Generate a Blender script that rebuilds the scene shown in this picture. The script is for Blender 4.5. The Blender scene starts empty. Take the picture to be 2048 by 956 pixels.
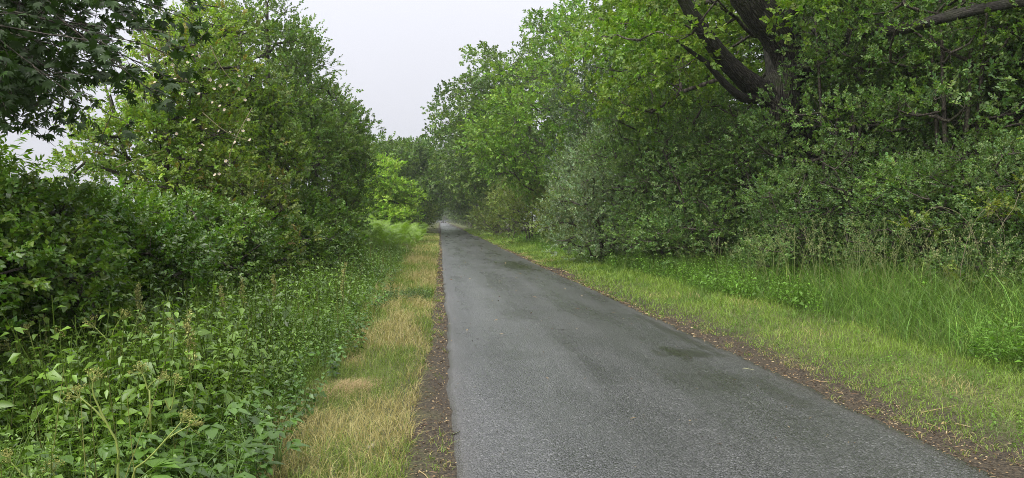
import bpy, math
import numpy as np

# ------------------------------------------------------------------ camera, sky, sun, exposure
sc = bpy.context.scene
COL = sc.collection
F_PX, W_PX, H_PX = 1360.0, 2048, 956
CAM = np.array([0.0, 0.0, 1.6])
YAW, PITCH = math.radians(6.04), math.radians(1.6)
cam_d = bpy.data.cameras.new('camera')
cam_d.sensor_width = 36.0
cam_d.lens = 36.0 * F_PX / W_PX
cam_d.clip_start = 0.05
cam_d.clip_end = 3000
cam = bpy.data.objects.new('camera', cam_d)
COL.objects.link(cam)
cam.location = CAM
cam.rotation_euler = (math.pi / 2 - PITCH, 0, -YAW)
sc.camera = cam

SUN_EL, SUN_AZ = math.radians(54), math.radians(228)     # azimuth clockwise from +Y (the road's direction)
world = bpy.data.worlds.new('World')
sc.world = world
world.use_nodes = True
wn, wl = world.node_tree.nodes, world.node_tree.links
wn.clear()
w_out = wn.new('ShaderNodeOutputWorld')
w_bg = wn.new('ShaderNodeBackground')
w_sky = wn.new('ShaderNodeTexSky')
w_sky.sky_type = 'NISHITA'
w_sky.sun_disc = False
w_sky.sun_elevation = SUN_EL
w_sky.sun_rotation = SUN_AZ
w_sky.dust_density = 6.0
w_sky.air_density = 1.0
w_hs = wn.new('ShaderNodeHueSaturation')
w_hs.inputs['Saturation'].default_value = 0.10
wl.new(w_sky.outputs[0], w_hs.inputs['Color'])
# cloud deck: an even overcast, a little brighter overhead, as any closed cloud layer is
w_tc = wn.new('ShaderNodeTexCoord')
w_sep = wn.new('ShaderNodeSeparateXYZ')
wl.new(w_tc.outputs['Generated'], w_sep.inputs[0])
w_mr = wn.new('ShaderNodeMapRange')
w_mr.inputs['From Min'].default_value = 0.0
w_mr.inputs['From Max'].default_value = 1.0
w_mr.inputs['To Min'].default_value = 2.0
w_mr.inputs['To Max'].default_value = 4.7
wl.new(w_sep.outputs['Z'], w_mr.inputs['Value'])
w_nz = wn.new('ShaderNodeTexNoise')
w_nz.inputs['Scale'].default_value = 2.2
w_nz.inputs['Detail'].default_value = 5.0
wl.new(w_tc.outputs['Generated'], w_nz.inputs['Vector'])
w_nr = wn.new('ShaderNodeMapRange')
w_nr.inputs['To Min'].default_value = 0.94
w_nr.inputs['To Max'].default_value = 1.06
wl.new(w_nz.outputs['Fac'], w_nr.inputs['Value'])
w_mul = wn.new('ShaderNodeMath')
w_mul.operation = 'MULTIPLY'
wl.new(w_mr.outputs[0], w_mul.inputs[0])
wl.new(w_nr.outputs[0], w_mul.inputs[1])
w_cc = wn.new('ShaderNodeVectorMath')
w_cc.operation = 'SCALE'
w_cc.inputs[0].default_value = (0.94, 0.955, 1.05)
wl.new(w_mul.outputs[0], w_cc.inputs['Scale'])
w_mix = wn.new('ShaderNodeMix')
w_mix.data_type = 'RGBA'
w_mix.inputs['Factor'].default_value = 0.9
wl.new(w_hs.outputs[0], w_mix.inputs['A'])
wl.new(w_cc.outputs[0], w_mix.inputs['B'])
wl.new(w_mix.outputs['Result'], w_bg.inputs['Color'])
w_bg.inputs['Strength'].default_value = 0.1
wl.new(w_bg.outputs[0], w_out.inputs[0])

sun_d = bpy.data.lights.new('sun', 'SUN')
sun_d.energy = 1.5
sun_d.angle = math.radians(60)
sun_d.color = (1.0, 0.97, 0.92)
sun = bpy.data.objects.new('sun', sun_d)
COL.objects.link(sun)
sun.location = (-30, -30, 60)
sun.rotation_euler = (math.pi / 2 - SUN_EL, 0, math.pi - SUN_AZ)

vs = sc.view_settings
vs.view_transform = 'Standard'
vs.look = 'None'
vs.exposure = 1.8
vs.gamma = 1.0
vs.use_curve_mapping = False
cy = sc.cycles
cy.max_bounces = 7
cy.diffuse_bounces = 4
cy.glossy_bounces = 3
cy.transmission_bounces = 4
cy.transparent_max_bounces = 4
cy.volume_bounces = 1
cy.use_denoising = True
cy.denoiser = 'OPENIMAGEDENOISE'
cy.denoising_input_passes = 'RGB_ALBEDO_NORMAL'
cy.denoising_prefilter = 'NONE'
cy.pixel_filter_type = 'BLACKMAN_HARRIS'
cy.filter_width = 0.9
cy.caustics_reflective = False
cy.caustics_refractive = False
cy.sample_clamp_indirect = 6.0

# ------------------------------------------------------------------ helpers
def at(px, Y, py=440):
    """world point on the ray through a photo pixel at distance Y along the road"""
    r, u = (px - W_PX / 2) / F_PX, -(py - H_PX / 2) / F_PX
    f = math.cos(PITCH) + u * math.sin(PITCH)
    z = u * math.cos(PITCH) - math.sin(PITCH)
    x = r * math.cos(YAW) + f * math.sin(YAW)
    y = f * math.cos(YAW) - r * math.sin(YAW)
    s = Y / y
    return np.array([x * s, Y, CAM[2] + z * s])

def project(P):
    P = np.atleast_2d(P) - CAM
    x = P[:, 0] * math.cos(YAW) - P[:, 1] * math.sin(YAW)
    y = P[:, 0] * math.sin(YAW) + P[:, 1] * math.cos(YAW)
    z = P[:, 2]
    d = y * math.cos(PITCH) - z * math.sin(PITCH)
    v = z * math.cos(PITCH) + y * math.sin(PITCH)
    d = np.where(d < 0.05, 0.05, d)
    return W_PX / 2 + F_PX * x / d, H_PX / 2 - F_PX * v / d, d

def vnoise(x, y, seed=0.0):
    x = np.asarray(x, float); y = np.asarray(y, float)
    xi, yi = np.floor(x), np.floor(y)
    fx, fy = x - xi, y - yi
    fx = fx * fx * (3 - 2 * fx); fy = fy * fy * (3 - 2 * fy)
    def h(a, b):
        v = np.sin(a * 127.1 + b * 311.7 + seed * 74.7) * 43758.5453
        return v - np.floor(v)
    return (h(xi, yi) * (1 - fx) + h(xi + 1, yi) * fx) * (1 - fy) + (h(xi, yi + 1) * (1 - fx) + h(xi + 1, yi + 1) * fx) * fy

def fbm(x, y, seed=0.0, o=3):
    s, a, t = 0.0, 0.5, 0.0
    for k in range(o):
        s = s + a * vnoise(x * 2 ** k, y * 2 ** k, seed + k * 7.3); t += a; a *= 0.5
    return s / t

def norm(v):
    return v / np.maximum(np.linalg.norm(v, axis=-1, keepdims=True), 1e-9)

def runit(rng, n):
    return norm(rng.normal(size=(n, 3)))

TRIS = {}
class MB:
    """collects triangles and builds them as one mesh object"""
    def __init__(self):
        self.V, self.F, self.C, self.n = [], [], [], 0
    def add(self, V, F, C):
        V = np.asarray(V, np.float32).reshape(-1, 3); F = np.asarray(F, np.int64).reshape(-1, 3)
        C = np.broadcast_to(np.asarray(C, np.float32), (len(V), 3))
        self.V.append(V); self.F.append(F + self.n); self.C.append(C); self.n += len(V)
    def scatter(self, T, pos, R, s, tint):
        """copies of template T=(V,F,C): positions (N,3), frames (N,3,3; columns x,y,z), scales, tints (N,3)"""
        V, F, C = T
        N = len(pos)
        if N == 0: return
        s = np.broadcast_to(np.asarray(s, float), (N,))
        W = np.einsum('nij,kj->nki', R, V) * s[:, None, None] + pos[:, None, :]
        FF = F[None] + (np.arange(N) * len(V))[:, None, None]
        CC = C[None] * tint[:, None, :]
        self.add(W.reshape(-1, 3), FF.reshape(-1, 3), CC.reshape(-1, 3))
    def mesh(self, name, mat, smooth=False):
        V = np.concatenate(self.V); F = np.concatenate(self.F); C = np.concatenate(self.C)
        me = bpy.data.meshes.new(name)
        me.vertices.add(len(V)); me.vertices.foreach_set('co', np.ascontiguousarray(V, np.float32).ravel())
        me.loops.add(len(F) * 3); me.loops.foreach_set('vertex_index', F.astype(np.int32).ravel())
        me.polygons.add(len(F))
        me.polygons.foreach_set('loop_start', np.arange(0, len(F) * 3, 3, dtype=np.int32))
        if smooth:
            me.polygons.foreach_set('use_smooth', np.ones(len(F), bool))
        a = me.attributes.new('tint', 'FLOAT_COLOR', 'POINT')
        cc = np.ones((len(C), 4), np.float32); cc[:, :3] = np.clip(C, 0, 1)
        a.data.foreach_set('color', cc.ravel())
        me.update(calc_edges=True)
        me.materials.append(mat)
        TRIS[me.name] = len(F)
        return me
    def build(self, name, mat, parent=None, smooth=False, loc=None):
        if loc is not None:
            self.V = [v - np.asarray(loc, np.float32) for v in self.V]
        o = bpy.data.objects.new(name, self.mesh(name, mat, smooth))
        COL.objects.link(o)
        if parent is not None: o.parent = parent
        elif loc is not None: o.location = loc
        return o

def tag(o, label=None, cat=None, group=None, kind=None):
    if label: o['label'] = label
    if cat: o['category'] = cat
    if group: o['group'] = group
    if kind: o['kind'] = kind
    return o

def thing(name, label, cat, loc, group=None):
    o = bpy.data.objects.new(name, None)
    o.empty_display_size = 0.2
    COL.objects.link(o)
    o.location = loc
    return tag(o, label, cat, group)

def clone(root, loc, rz=0.0, s=1.0, label=None, group=None):
    r = root.copy(); COL.objects.link(r)
    r.location = loc; r.rotation_euler = (0, 0, rz)
    r.scale = (s, s, s) if np.isscalar(s) else s
    if label: r['label'] = label
    if group: r['group'] = group
    for ch in root.children:
        c = ch.copy(); COL.objects.link(c); c.parent = r
        for g in ch.children:
            d = g.copy(); COL.objects.link(d); d.parent = c
    return r

def tube(mb, pts, rad, sides=6, col=(0.1, 0.08, 0.06), rough=0.0, rng=None, cap=True, wrap=False):
    pts = np.asarray(pts, float); n = len(pts)
    rad = np.broadcast_to(np.asarray(rad, float), (n,))
    t = norm(np.gradient(pts, axis=0))
    ref = np.array([0.0, 0.0, 1.0]) if abs(t[0, 2]) < 0.8 else np.array([1.0, 0.0, 0.0])
    a = np.zeros((n, 3)); a[0] = norm(np.cross(t[0], ref))
    for i in range(1, n):
        v = a[i - 1] - t[i] * np.dot(a[i - 1], t[i]); a[i] = v / max(np.linalg.norm(v), 1e-9)
    b = np.cross(t, a)
    th = np.linspace(0, 2 * math.pi, sides, endpoint=False)
    rr = np.repeat(rad[:, None], sides, 1)
    if rough and rng is not None:
        rr = rr * (1 + rng.normal(0, rough, rr.shape))
    V = pts[:, None] + rr[..., None] * (np.cos(th)[None, :, None] * a[:, None] + np.sin(th)[None, :, None] * b[:, None])
    i = np.arange(n - 1)[:, None] * sides
    j = np.arange(sides)[None]; k = (j + 1) % sides
    F = np.stack([np.stack([i + j, i + k, i + sides + k], -1), np.stack([i + j, i + sides + k, i + sides + j], -1)], 2).reshape(-1, 3)
    V = V.reshape(-1, 3)
    if cap:
        V = np.concatenate([V, pts[-1:] + t[-1:] * rad[-1]])
        e = (n - 1) * sides
        F = np.concatenate([F, [[e + q, e + (q + 1) % sides, len(V) - 1] for q in range(sides)]])
    if wrap:   # colour carries coordinates round and along the limb for the bark
        l = np.concatenate([[0], np.cumsum(np.linalg.norm(np.diff(pts, axis=0), axis=1))]) / 20
        col = np.stack([np.tile(np.cos(th) * .5 + .5, n), np.tile(np.sin(th) * .5 + .5, n), np.repeat(l, sides)], -1)
        if cap: col = np.concatenate([col, [[.5, .5, l[-1]]]])
    mb.add(V, F, col)

def smooth_path(P, n):
    """Catmull-Rom through P"""
    P = np.asarray(P, float)
    Q = np.concatenate([2 * P[:1] - P[1:2], P, 2 * P[-1:] - P[-2:-1]])
    t = np.linspace(0, len(P) - 1 - 1e-6, n); i = t.astype(int); u = (t - i)[:, None]
    p0, p1, p2, p3 = Q[i], Q[i + 1], Q[i + 2], Q[i + 3]
    return 0.5 * (2 * p1 + (p2 - p0) * u + (2 * p0 - 5 * p1 + 4 * p2 - p3) * u ** 2 + (3 * p1 - p0 - 3 * p2 + p3) * u ** 3)

def frames(d, up=None, roll=None):
    """rotation frames whose y axis is d and z axis leans to up"""
    d = norm(np.asarray(d, float))
    if up is None: up = np.array([0.0, 0.0, 1.0])
    up = np.broadcast_to(up, d.shape)
    x = np.cross(d, up)
    bad = np.linalg.norm(x, axis=1) < 1e-3
    x[bad] = [1, 0, 0]
    x = norm(x); z = np.cross(x, d)
    if roll is not None:
        c, s = np.cos(roll)[:, None], np.sin(roll)[:, None]
        x, z = x * c + z * s, z * c - x * s
    return np.stack([x, d, z], -1)

# ------------------------------------------------------------------ materials
def new_mat(name):
    m = bpy.data.materials.new(name); m.use_nodes = True
    nt = m.node_tree; nt.nodes.clear()
    out = nt.nodes.new('ShaderNodeOutputMaterial')
    return m, nt, out

def leaf_mat(name, rough=0.45, transl=0.3, spec=0.5, warm=(1.15, 1.25, 0.5), noise=60.0, gain=(1, 1, 1)):
    m, nt, out = new_mat(name)
    at_ = nt.nodes.new('ShaderNodeAttribute'); at_.attribute_name = 'tint'
    nz = nt.nodes.new('ShaderNodeTexNoise'); nz.inputs['Scale'].default_value = noise; nz.inputs['Detail'].default_value = 2
    tc = nt.nodes.new('ShaderNodeTexCoord'); nt.links.new(tc.outputs['Object'], nz.inputs['Vector'])
    mr = nt.nodes.new('ShaderNodeMapRange'); mr.inputs['To Min'].default_value = 0.75; mr.inputs['To Max'].default_value = 1.25
    nt.links.new(nz.outputs['Fac'], mr.inputs['Value'])
    sc_ = nt.nodes.new('ShaderNodeVectorMath'); sc_.operation = 'SCALE'
    gn = nt.nodes.new('ShaderNodeVectorMath'); gn.operation = 'MULTIPLY'; gn.inputs[1].default_value = gain
    nt.links.new(at_.outputs['Color'], gn.inputs[0]); nt.links.new(gn.outputs[0], sc_.inputs[0]); nt.links.new(mr.outputs[0], sc_.inputs['Scale'])
    p = nt.nodes.new('ShaderNodeBsdfPrincipled')
    p.inputs['Roughness'].default_value = rough
    p.inputs['Specular IOR Level'].default_value = spec
    nt.links.new(sc_.outputs[0], p.inputs['Base Color'])
    if transl > 0:
        w = nt.nodes.new('ShaderNodeVectorMath'); w.operation = 'MULTIPLY'; w.inputs[1].default_value = warm
        nt.links.new(sc_.outputs[0], w.inputs[0])
        t = nt.nodes.new('ShaderNodeBsdfTranslucent'); nt.links.new(w.outputs[0], t.inputs['Color'])
        mx = nt.nodes.new('ShaderNodeMixShader'); mx.inputs[0].default_value = transl
        nt.links.new(p.outputs[0], mx.inputs[1]); nt.links.new(t.outputs[0], mx.inputs[2])
        nt.links.new(mx.outputs[0], out.inputs['Surface'])
    else:
        nt.links.new(p.outputs[0], out.inputs['Surface'])
    return m

GAIN = (1.55, 1.42, 1.02)
M_LEAF = leaf_mat('leaf', 0.45, 0.38, 0.4, gain=GAIN)
M_GLOSSY = leaf_mat('glossy_wet_leaf', 0.32, 0.30, 0.55, gain=GAIN)
M_SALLOW = leaf_mat('sallow_leaf', 0.44, 0.34, 0.42, gain=(1.36, 1.46, 1.15))
M_WILLOW = leaf_mat('willow_leaf', 0.42, 0.3, 0.5, gain=(1.12, 1.18, 1.15))
M_MAPLE = leaf_mat('maple_leaf', 0.5, 0.2, 0.3, gain=(.62, .62, .62))
M_GRASS = leaf_mat('grass_blade', 0.5, 0.3, 0.35, (1.1, 1.15, 0.6), gain=(1.2, 1.18, 1.0))
M_STRAW = leaf_mat('dry_straw', 0.7, 0.2, 0.2, (1.0, 0.95, 0.8), gain=(1.15, 1.12, 1.05))
M_PETAL = leaf_mat('rose_petal', 0.6, 0.3, 0.2, (1.0, 0.95, 0.95))
M_STEM = leaf_mat('green_stem', 0.5, 0.0, 0.4)

def bark_mat(name, c1, c2, scale=9.0, stretch=0.22, bump=0.6, wrap=False):
    m, nt, out = new_mat(name)
    N = nt.nodes.new; L = nt.links.new
    tc = N('ShaderNodeTexCoord'); mp = N('ShaderNodeMapping'); mp.inputs['Scale'].default_value = (1, 1, stretch)
    if wrap:
        wa = N('ShaderNodeAttribute'); wa.attribute_name = 'tint'; mp.inputs['Scale'].default_value = (.8, .8, 20 * stretch)
        L(wa.outputs['Color'], mp.inputs['Vector'])
    else:
        L(tc.outputs['Object'], mp.inputs['Vector'])
    nz0 = N('ShaderNodeTexNoise'); nz0.inputs['Scale'].default_value = 3.0
    L(mp.outputs[0], nz0.inputs['Vector'])
    add = N('ShaderNodeMix'); add.data_type = 'VECTOR'; add.inputs['Factor'].default_value = 0.12
    L(mp.outputs[0], add.inputs['A']); L(nz0.outputs['Color'], add.inputs['B'])
    vo = N('ShaderNodeTexVoronoi'); vo.feature = 'DISTANCE_TO_EDGE'; vo.inputs['Scale'].default_value = scale
    L(add.outputs['Result'], vo.inputs['Vector'])
    mr = N('ShaderNodeMapRange'); mr.inputs['From Max'].default_value = 0.25
    L(vo.outputs['Distance'], mr.inputs['Value'])
    nz = N('ShaderNodeTexNoise'); nz.inputs['Scale'].default_value = 25; nz.inputs['Detail'].default_value = 5
    L(mp.outputs[0], nz.inputs['Vector'])
    mu = N('ShaderNodeMath'); mu.operation = 'MULTIPLY'; L(mr.outputs[0], mu.inputs[0]); L(nz.outputs['Fac'], mu.inputs[1])
    rp = N('ShaderNodeValToRGB')
    rp.color_ramp.elements[0].position = 0.05; rp.color_ramp.elements[0].color = (*c1, 1)
    rp.color_ramp.elements[1].position = 0.6; rp.color_ramp.elements[1].color = (*c2, 1)
    L(mu.outputs[0], rp.inputs[0])
    # patches of green algae
    nz2 = N('ShaderNodeTexNoise'); nz2.inputs['Scale'].default_value = 1.6; nz2.inputs['Detail'].default_value = 3
    L(tc.outputs['Object'], nz2.inputs['Vector'])
    r2 = N('ShaderNodeMapRange'); r2.inputs['From Min'].default_value = 0.5; r2.inputs['From Max'].default_value = 0.75; r2.inputs['To Max'].default_value = 0.55
    L(nz2.outputs['Fac'], r2.inputs['Value'])
    mx = N('ShaderNodeMix'); mx.data_type = 'RGBA'; mx.inputs['B'].default_value = (0.06, 0.075, 0.03, 1)
    L(r2.outputs[0], mx.inputs['Factor']); L(rp.outputs[0], mx.inputs['A'])
    p = N('ShaderNodeBsdfPrincipled'); p.inputs['Roughness'].default_value = 0.75; p.inputs['Specular IOR Level'].default_value = 0.3
    L(mx.outputs['Result'], p.inputs['Base Color'])
    bp = N('ShaderNodeBump'); bp.inputs['Strength'].default_value = bump; bp.inputs['Distance'].default_value = 0.05
    L(mu.outputs[0], bp.inputs['Height']); L(bp.outputs[0], p.inputs['Normal'])
    L(p.outputs[0], out.inputs['Surface'])
    return m
M_BARK = bark_mat('furrowed_bark', (0.035, 0.028, 0.022), (0.17, 0.145, 0.12), bump=1.0)
M_OAKBARK = bark_mat('ridged_oak_bark', (0.014, 0.012, 0.010), (0.095, 0.083, 0.07), 26, 0.16, 0.9, True)
M_TWIG = bark_mat('twig_bark', (0.03, 0.025, 0.02), (0.11, 0.09, 0.07), 30, 0.5, 0.2)

# ------------------------------------------------------------------ ground, road
ROAD_L, ROAD_R = 0.08, 3.5
def edge_l(y): return ROAD_L + 0.07 * (fbm(y * 0.8, 0 * y, 1) - 0.5) + 0.05 * (fbm(y * 3.5, 0 * y, 7) - 0.5) + 0.06 * (fbm(y * 0.15, 0 * y, 2) - 0.5)
def edge_r(y): return ROAD_R + 0.12 * (fbm(y * 0.7, 0 * y, 3) - 0.5) + 0.08 * (fbm(y * 3.2, 0 * y, 8) - 0.5) + 0.14 * (fbm(y * 0.12, 0 * y, 4) - 0.5)
def gz(x, y):
    """height of the ground outside the road"""
    x = np.asarray(x, float); y = np.asarray(y, float)
    h = np.interp(x, [-60, -8, -5.5, -4.5, -3.2, -1.2, -0.3, 0.0, 0.1, 0.35, 3.2, 3.45, 3.6, 4.3, 5.5, 7, 9, 14, 60],
                  [0.0, 0.0, 0.1, 0.2, 0.1, 0.05, 0.035, 0.0, -0.012, -0.05, -0.05, -0.012, 0.0, 0.05, 0.10, 0.18, 0.25, 0.25, 0.25])
    w = np.clip((np.abs(x - 1.8) - 1.9) / 1.0, 0, 1)
    return h + w * (0.10 * (fbm(x * 0.9, y * 0.9, 5) - 0.5) + 0.03 * (fbm(x * 5, y * 5, 6) - 0.5))

def grid_object(name, xs, ys, zf, mat):
    X, Y = np.meshgrid(xs, ys); Z = zf(X, Y)
    nx = len(xs); i = (np.arange(len(ys) - 1)[:, None] * nx + np.arange(nx - 1)[None]).ravel()
    F = np.concatenate([np.stack([i, i + 1, i + nx + 1], -1), np.stack([i, i + nx + 1, i + nx], -1)])
    mb = MB(); mb.add(np.stack([X, Y, Z], -1), F, (0.2, 0.2, 0.2))
    return mb.build(name, mat, smooth=True)

def ground_mat():
    m, nt, out = new_mat('verge_earth')
    N = nt.nodes.new; L = nt.links.new
    geo = N('ShaderNodeNewGeometry'); sp = N('ShaderNodeSeparateXYZ'); L(geo.outputs['Position'], sp.inputs[0])
    n1 = N('ShaderNodeTexNoise'); n1.inputs['Scale'].default_value = 1.7; n1.inputs['Detail'].default_value = 5; L(geo.outputs['Position'], n1.inputs['Vector'])
    off = N('ShaderNodeMapRange'); off.inputs['To Min'].default_value = -0.45; off.inputs['To Max'].default_value = 0.45; L(n1.outputs['Fac'], off.inputs['Value'])
    # distance from the road's middle
    d = N('ShaderNodeMath'); d.operation = 'SUBTRACT'; d.inputs[1].default_value = 1.95; L(sp.outputs['X'], d.inputs[0])
    ab = N('ShaderNodeMath'); ab.operation = 'ABSOLUTE'; L(d.outputs[0], ab.inputs[0])
    ad = N('ShaderNodeMath'); ad.operation = 'ADD'; L(ab.outputs[0], ad.inputs[0]); L(off.outputs[0], ad.inputs[1])
    mk = N('ShaderNodeMapRange'); mk.inputs['From Min'].default_value = 2.0; mk.inputs['From Max'].default_value = 2.6; L(ad.outputs[0], mk.inputs['Value'])
    # bare soil with bits
    n2 = N('ShaderNodeTexNoise'); n2.inputs['Scale'].default_value = 45; n2.inputs['Detail'].default_value = 6; L(geo.outputs['Position'], n2.inputs['Vector'])
    r2 = N('ShaderNodeValToRGB'); e = r2.color_ramp.elements
    e[0].position = 0.35; e[0].color = (0.018, 0.014, 0.010, 1); e[1].position = 0.75; e[1].color = (0.10, 0.078, 0.05, 1)
    L(n2.outputs['Fac'], r2.inputs[0])
    # thatch under the grass
    n3 = N('ShaderNodeTexNoise'); n3.inputs['Scale'].default_value = 30; n3.inputs['Detail'].default_value = 6; L(geo.outputs['Position'], n3.inputs['Vector'])
    r3 = N('ShaderNodeValToRGB'); e = r3.color_ramp.elements
    e[0].position = 0.35; e[0].color = (0.040, 0.045, 0.015, 1); e[1].position = 0.7; e[1].color = (0.14, 0.155, 0.048, 1)
    L(n3.outputs['Fac'], r3.inputs[0])
    mx = N('ShaderNodeMix'); mx.data_type = 'RGBA'; L(mk.outputs[0], mx.inputs['Factor']); L(r2.outputs[0], mx.inputs['A']); L(r3.outputs[0], mx.inputs['B'])
    p = N('ShaderNodeBsdfPrincipled'); p.inputs['Roughness'].default_value = 0.7; p.inputs['Specular IOR Level'].default_value = 0.3
    L(mx.outputs['Result'], p.inputs['Base Color'])
    bp = N('ShaderNodeBump'); bp.inputs['Strength'].default_value = 0.7; bp.inputs['Distance'].default_value = 0.02
    L(n2.outputs['Fac'], bp.inputs['Height']); L(bp.outputs[0], p.inputs['Normal'])
    L(p.outputs[0], out.inputs['Surface'])
    return m

xs = np.concatenate([np.linspace(-300, -60, 8), np.linspace(-40, -6, 14), np.linspace(-5.5, -0.4, 52), np.linspace(-0.3, 0.4, 15), np.linspace(0.8, 3.0, 4),
                     np.linspace(3.15, 4.4, 26), np.linspace(4.5, 10, 56), np.linspace(11, 40, 14), np.linspace(60, 300, 8)])
ys = np.concatenate([np.linspace(-80, -5, 8), np.linspace(-3, 16, 90), np.linspace(16.5, 60, 45), np.linspace(62, 300, 25), np.linspace(330, 700, 12)])
ground = grid_object('ground', xs, ys, gz, ground_mat())
tag(ground, 'dark soil and thatch of the grassy road verges', 'ground', kind='structure')

PUDDLES = [(1035, 533, 0.95, 3.6, 0.9), (925, 525, 0.3, 1.6, 0.45), (1045, 712, 0.30, 0.42, 0.5), (1365, 708, 0.36, 0.5, 0.7), (1040, 632, 0.45, 0.9, 0.25), (1420, 765, 0.6, 0.5, 0.25), (1345, 665, 0.12, 2.2, 0.5), (1560, 790, 0.14, 1.0, 0.35),
           (885, 562, 0.22, 2.2, 0.4), (900, 660, 0.14, 1.0, 0.4)]
def road_mat():
    m, nt, out = new_mat('wet_asphalt')
    N = nt.nodes.new; L = nt.links.new
    geo = N('ShaderNodeNewGeometry'); P = geo.outputs['Position']
    def math_(op, a, b=None):
        n = N('ShaderNodeMath'); n.operation = op
        for i, v in enumerate((a, b)):
            if v is None: continue
            if isinstance(v, (int, float)): n.inputs[i].default_value = v
            else: L(v, n.inputs[i])
        return n.outputs[0]
    def noise(scale, detail=4, vec=None, rough=0.5):
        n = N('ShaderNodeTexNoise'); n.inputs['Scale'].default_value = scale; n.inputs['Detail'].default_value = detail; n.inputs['Roughness'].default_value = rough
        L(vec if vec is not None else P, n.inputs['Vector']); return n.outputs['Fac']
    def rng_(v, a, b, c, d):
        n = N('ShaderNodeMapRange'); n.inputs['From Min'].default_value = a; n.inputs['From Max'].default_value = b
        n.inputs['To Min'].default_value = c; n.inputs['To Max'].default_value = d; L(v, n.inputs['Value']); return n.outputs[0]
    vo = N('ShaderNodeTexVoronoi'); vo.inputs['Scale'].default_value = 75; L(P, vo.inputs['Vector'])
    cellv = N('ShaderNodeSeparateColor'); L(vo.outputs['Color'], cellv.inputs[0])
    vo2 = N('ShaderNodeTexVoronoi'); vo2.inputs['Scale'].default_value = 140; L(P, vo2.inputs['Vector'])
    st = N('ShaderNodeMapping'); st.inputs['Scale'].default_value = (1.0, 0.12, 1.0); L(P, st.inputs['Vector'])
    track = noise(1.7, 4, st.outputs[0], 0.55)
    broad = noise(0.55, 5, None, 0.6)
    fine = noise(6.0, 5, None, 0.6)
    st2 = N('ShaderNodeMapping'); st2.inputs['Scale'].default_value = (1.0, 0.45, 1.0); L(P, st2.inputs['Vector'])
    patch = noise(5.0, 9, st2.outputs[0], 0.8)
    # puddled, blackened patches
    wet = None
    for (px, py, rx, ry, amt) in PUDDLES:
        g = at(px, 1.0, py); k = CAM[2] / (CAM[2] - g[2]); c = CAM + (g - CAM) * k
        s = N('ShaderNodeVectorMath'); s.operation = 'SUBTRACT'; s.inputs[1].default_value = (c[0], c[1], 0); L(P, s.inputs[0])
        q = N('ShaderNodeVectorMath'); q.operation = 'MULTIPLY'; q.inputs[1].default_value = (1 / rx, 1 / ry, 0); L(s.outputs[0], q.inputs[0])
        ln = N('ShaderNodeVectorMath'); ln.operation = 'LENGTH'; L(q.outputs[0], ln.inputs[0])
        v = math_('ADD', ln.outputs['Value'], rng_(patch, 0.25, 0.75, -1.0, 1.0))
        w = rng_(v, 0.5, 1.0, amt, 0.0)
        wet = w if wet is None else math_('MAXIMUM', wet, w)
    shade = math_('MULTIPLY', rng_(cellv.outputs[0], 0, 1, 0.35, 2.1), rng_(track, 0.3, 0.7, 0.85, 1.15))
    shade = math_('MULTIPLY', shade, rng_(broad, 0.3, 0.7, 0.85, 1.15))
    shade = math_('MULTIPLY', shade, rng_(wet, 0, 1, 1.0, 0.35))
    shade = math_('MULTIPLY', shade, rng_(cellv.outputs[1], 0.80, 0.97, 1.0, 2.3))
    col = N('ShaderNodeVectorMath'); col.operation = 'SCALE'; col.inputs[0].default_value = (0.034, 0.0335, 0.033); L(shade, col.inputs['Scale'])
    # olive silt settled in the patches
    mx = N('ShaderNodeMix'); mx.data_type = 'RGBA'; mx.inputs['B'].default_value = (0.024, 0.023, 0.016, 1)
    L(rng_(wet, 0, 1, 0, 0.8), mx.inputs['Factor']); L(col.outputs[0], mx.inputs['A'])
    # dusty brown edges
    sp = N('ShaderNodeSeparateXYZ'); L(P, sp.inputs[0])
    ed = math_('ABSOLUTE', math_('SUBTRACT', sp.outputs['X'], 1.8))
    edg = rng_(math_('ADD', ed, rng_(fine, 0, 1, -0.2, 0.2)), 1.45, 1.78, 0.0, 0.6)
    mx2 = N('ShaderNodeMix'); mx2.data_type = 'RGBA'; mx2.inputs['B'].default_value = (0.055, 0.048, 0.040, 1)
    L(edg, mx2.inputs['Factor']); L(mx.outputs['Result'], mx2.inputs['A'])
    p = N('ShaderNodeBsdfPrincipled'); L(mx2.outputs['Result'], p.inputs['Base Color'])
    ro = math_('ADD', rng_(track, 0.32, 0.68, 0.22, 0.46), rng_(broad, 0.3, 0.7, -0.06, 0.06))
    ro = math_('ADD', ro, math_('MULTIPLY', edg, 0.3))
    ro = math_('SUBTRACT', ro, math_('MULTIPLY', wet, 0.08))
    # wheel tracks, worn smooth
    def band(x0, w): return rng_(math_('ADD', math_('ABSOLUTE', math_('SUBTRACT', sp.outputs['X'], x0)), rng_(track, 0.2, 0.8, -0.25, 0.25)), 0.1, w, 1.0, 0.0)
    worn = math_('MAXIMUM', band(0.8, 0.95), math_('MULTIPLY', band(2.45, 0.5), 0.45))
    ro = math_('SUBTRACT', ro, math_('MULTIPLY', worn, 0.03))
    ro = math_('MAXIMUM', ro, 0.12)
    bp2 = N('ShaderNodeBump'); bp2.inputs['Distance'].default_value = 0.012; bp2.inputs['Strength'].default_value = 0.22
    L(math_('MULTIPLY', vo.outputs['Distance'], -1.0), bp2.inputs['Height']); L(bp2.outputs[0], p.inputs['Coat Normal'])
    p.inputs['Coat Roughness'].default_value = 0.33; p.inputs['Coat IOR'].default_value = 1.5   # water film
    L(rng_(math_('ADD', math_('MULTIPLY', worn, 0.35), track), 0.35, 0.95, 0.25, 1.0), p.inputs['Coat Weight'])
    L(ro, p.inputs['Roughness']); p.inputs['Specular IOR Level'].default_value = 1.0
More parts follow.
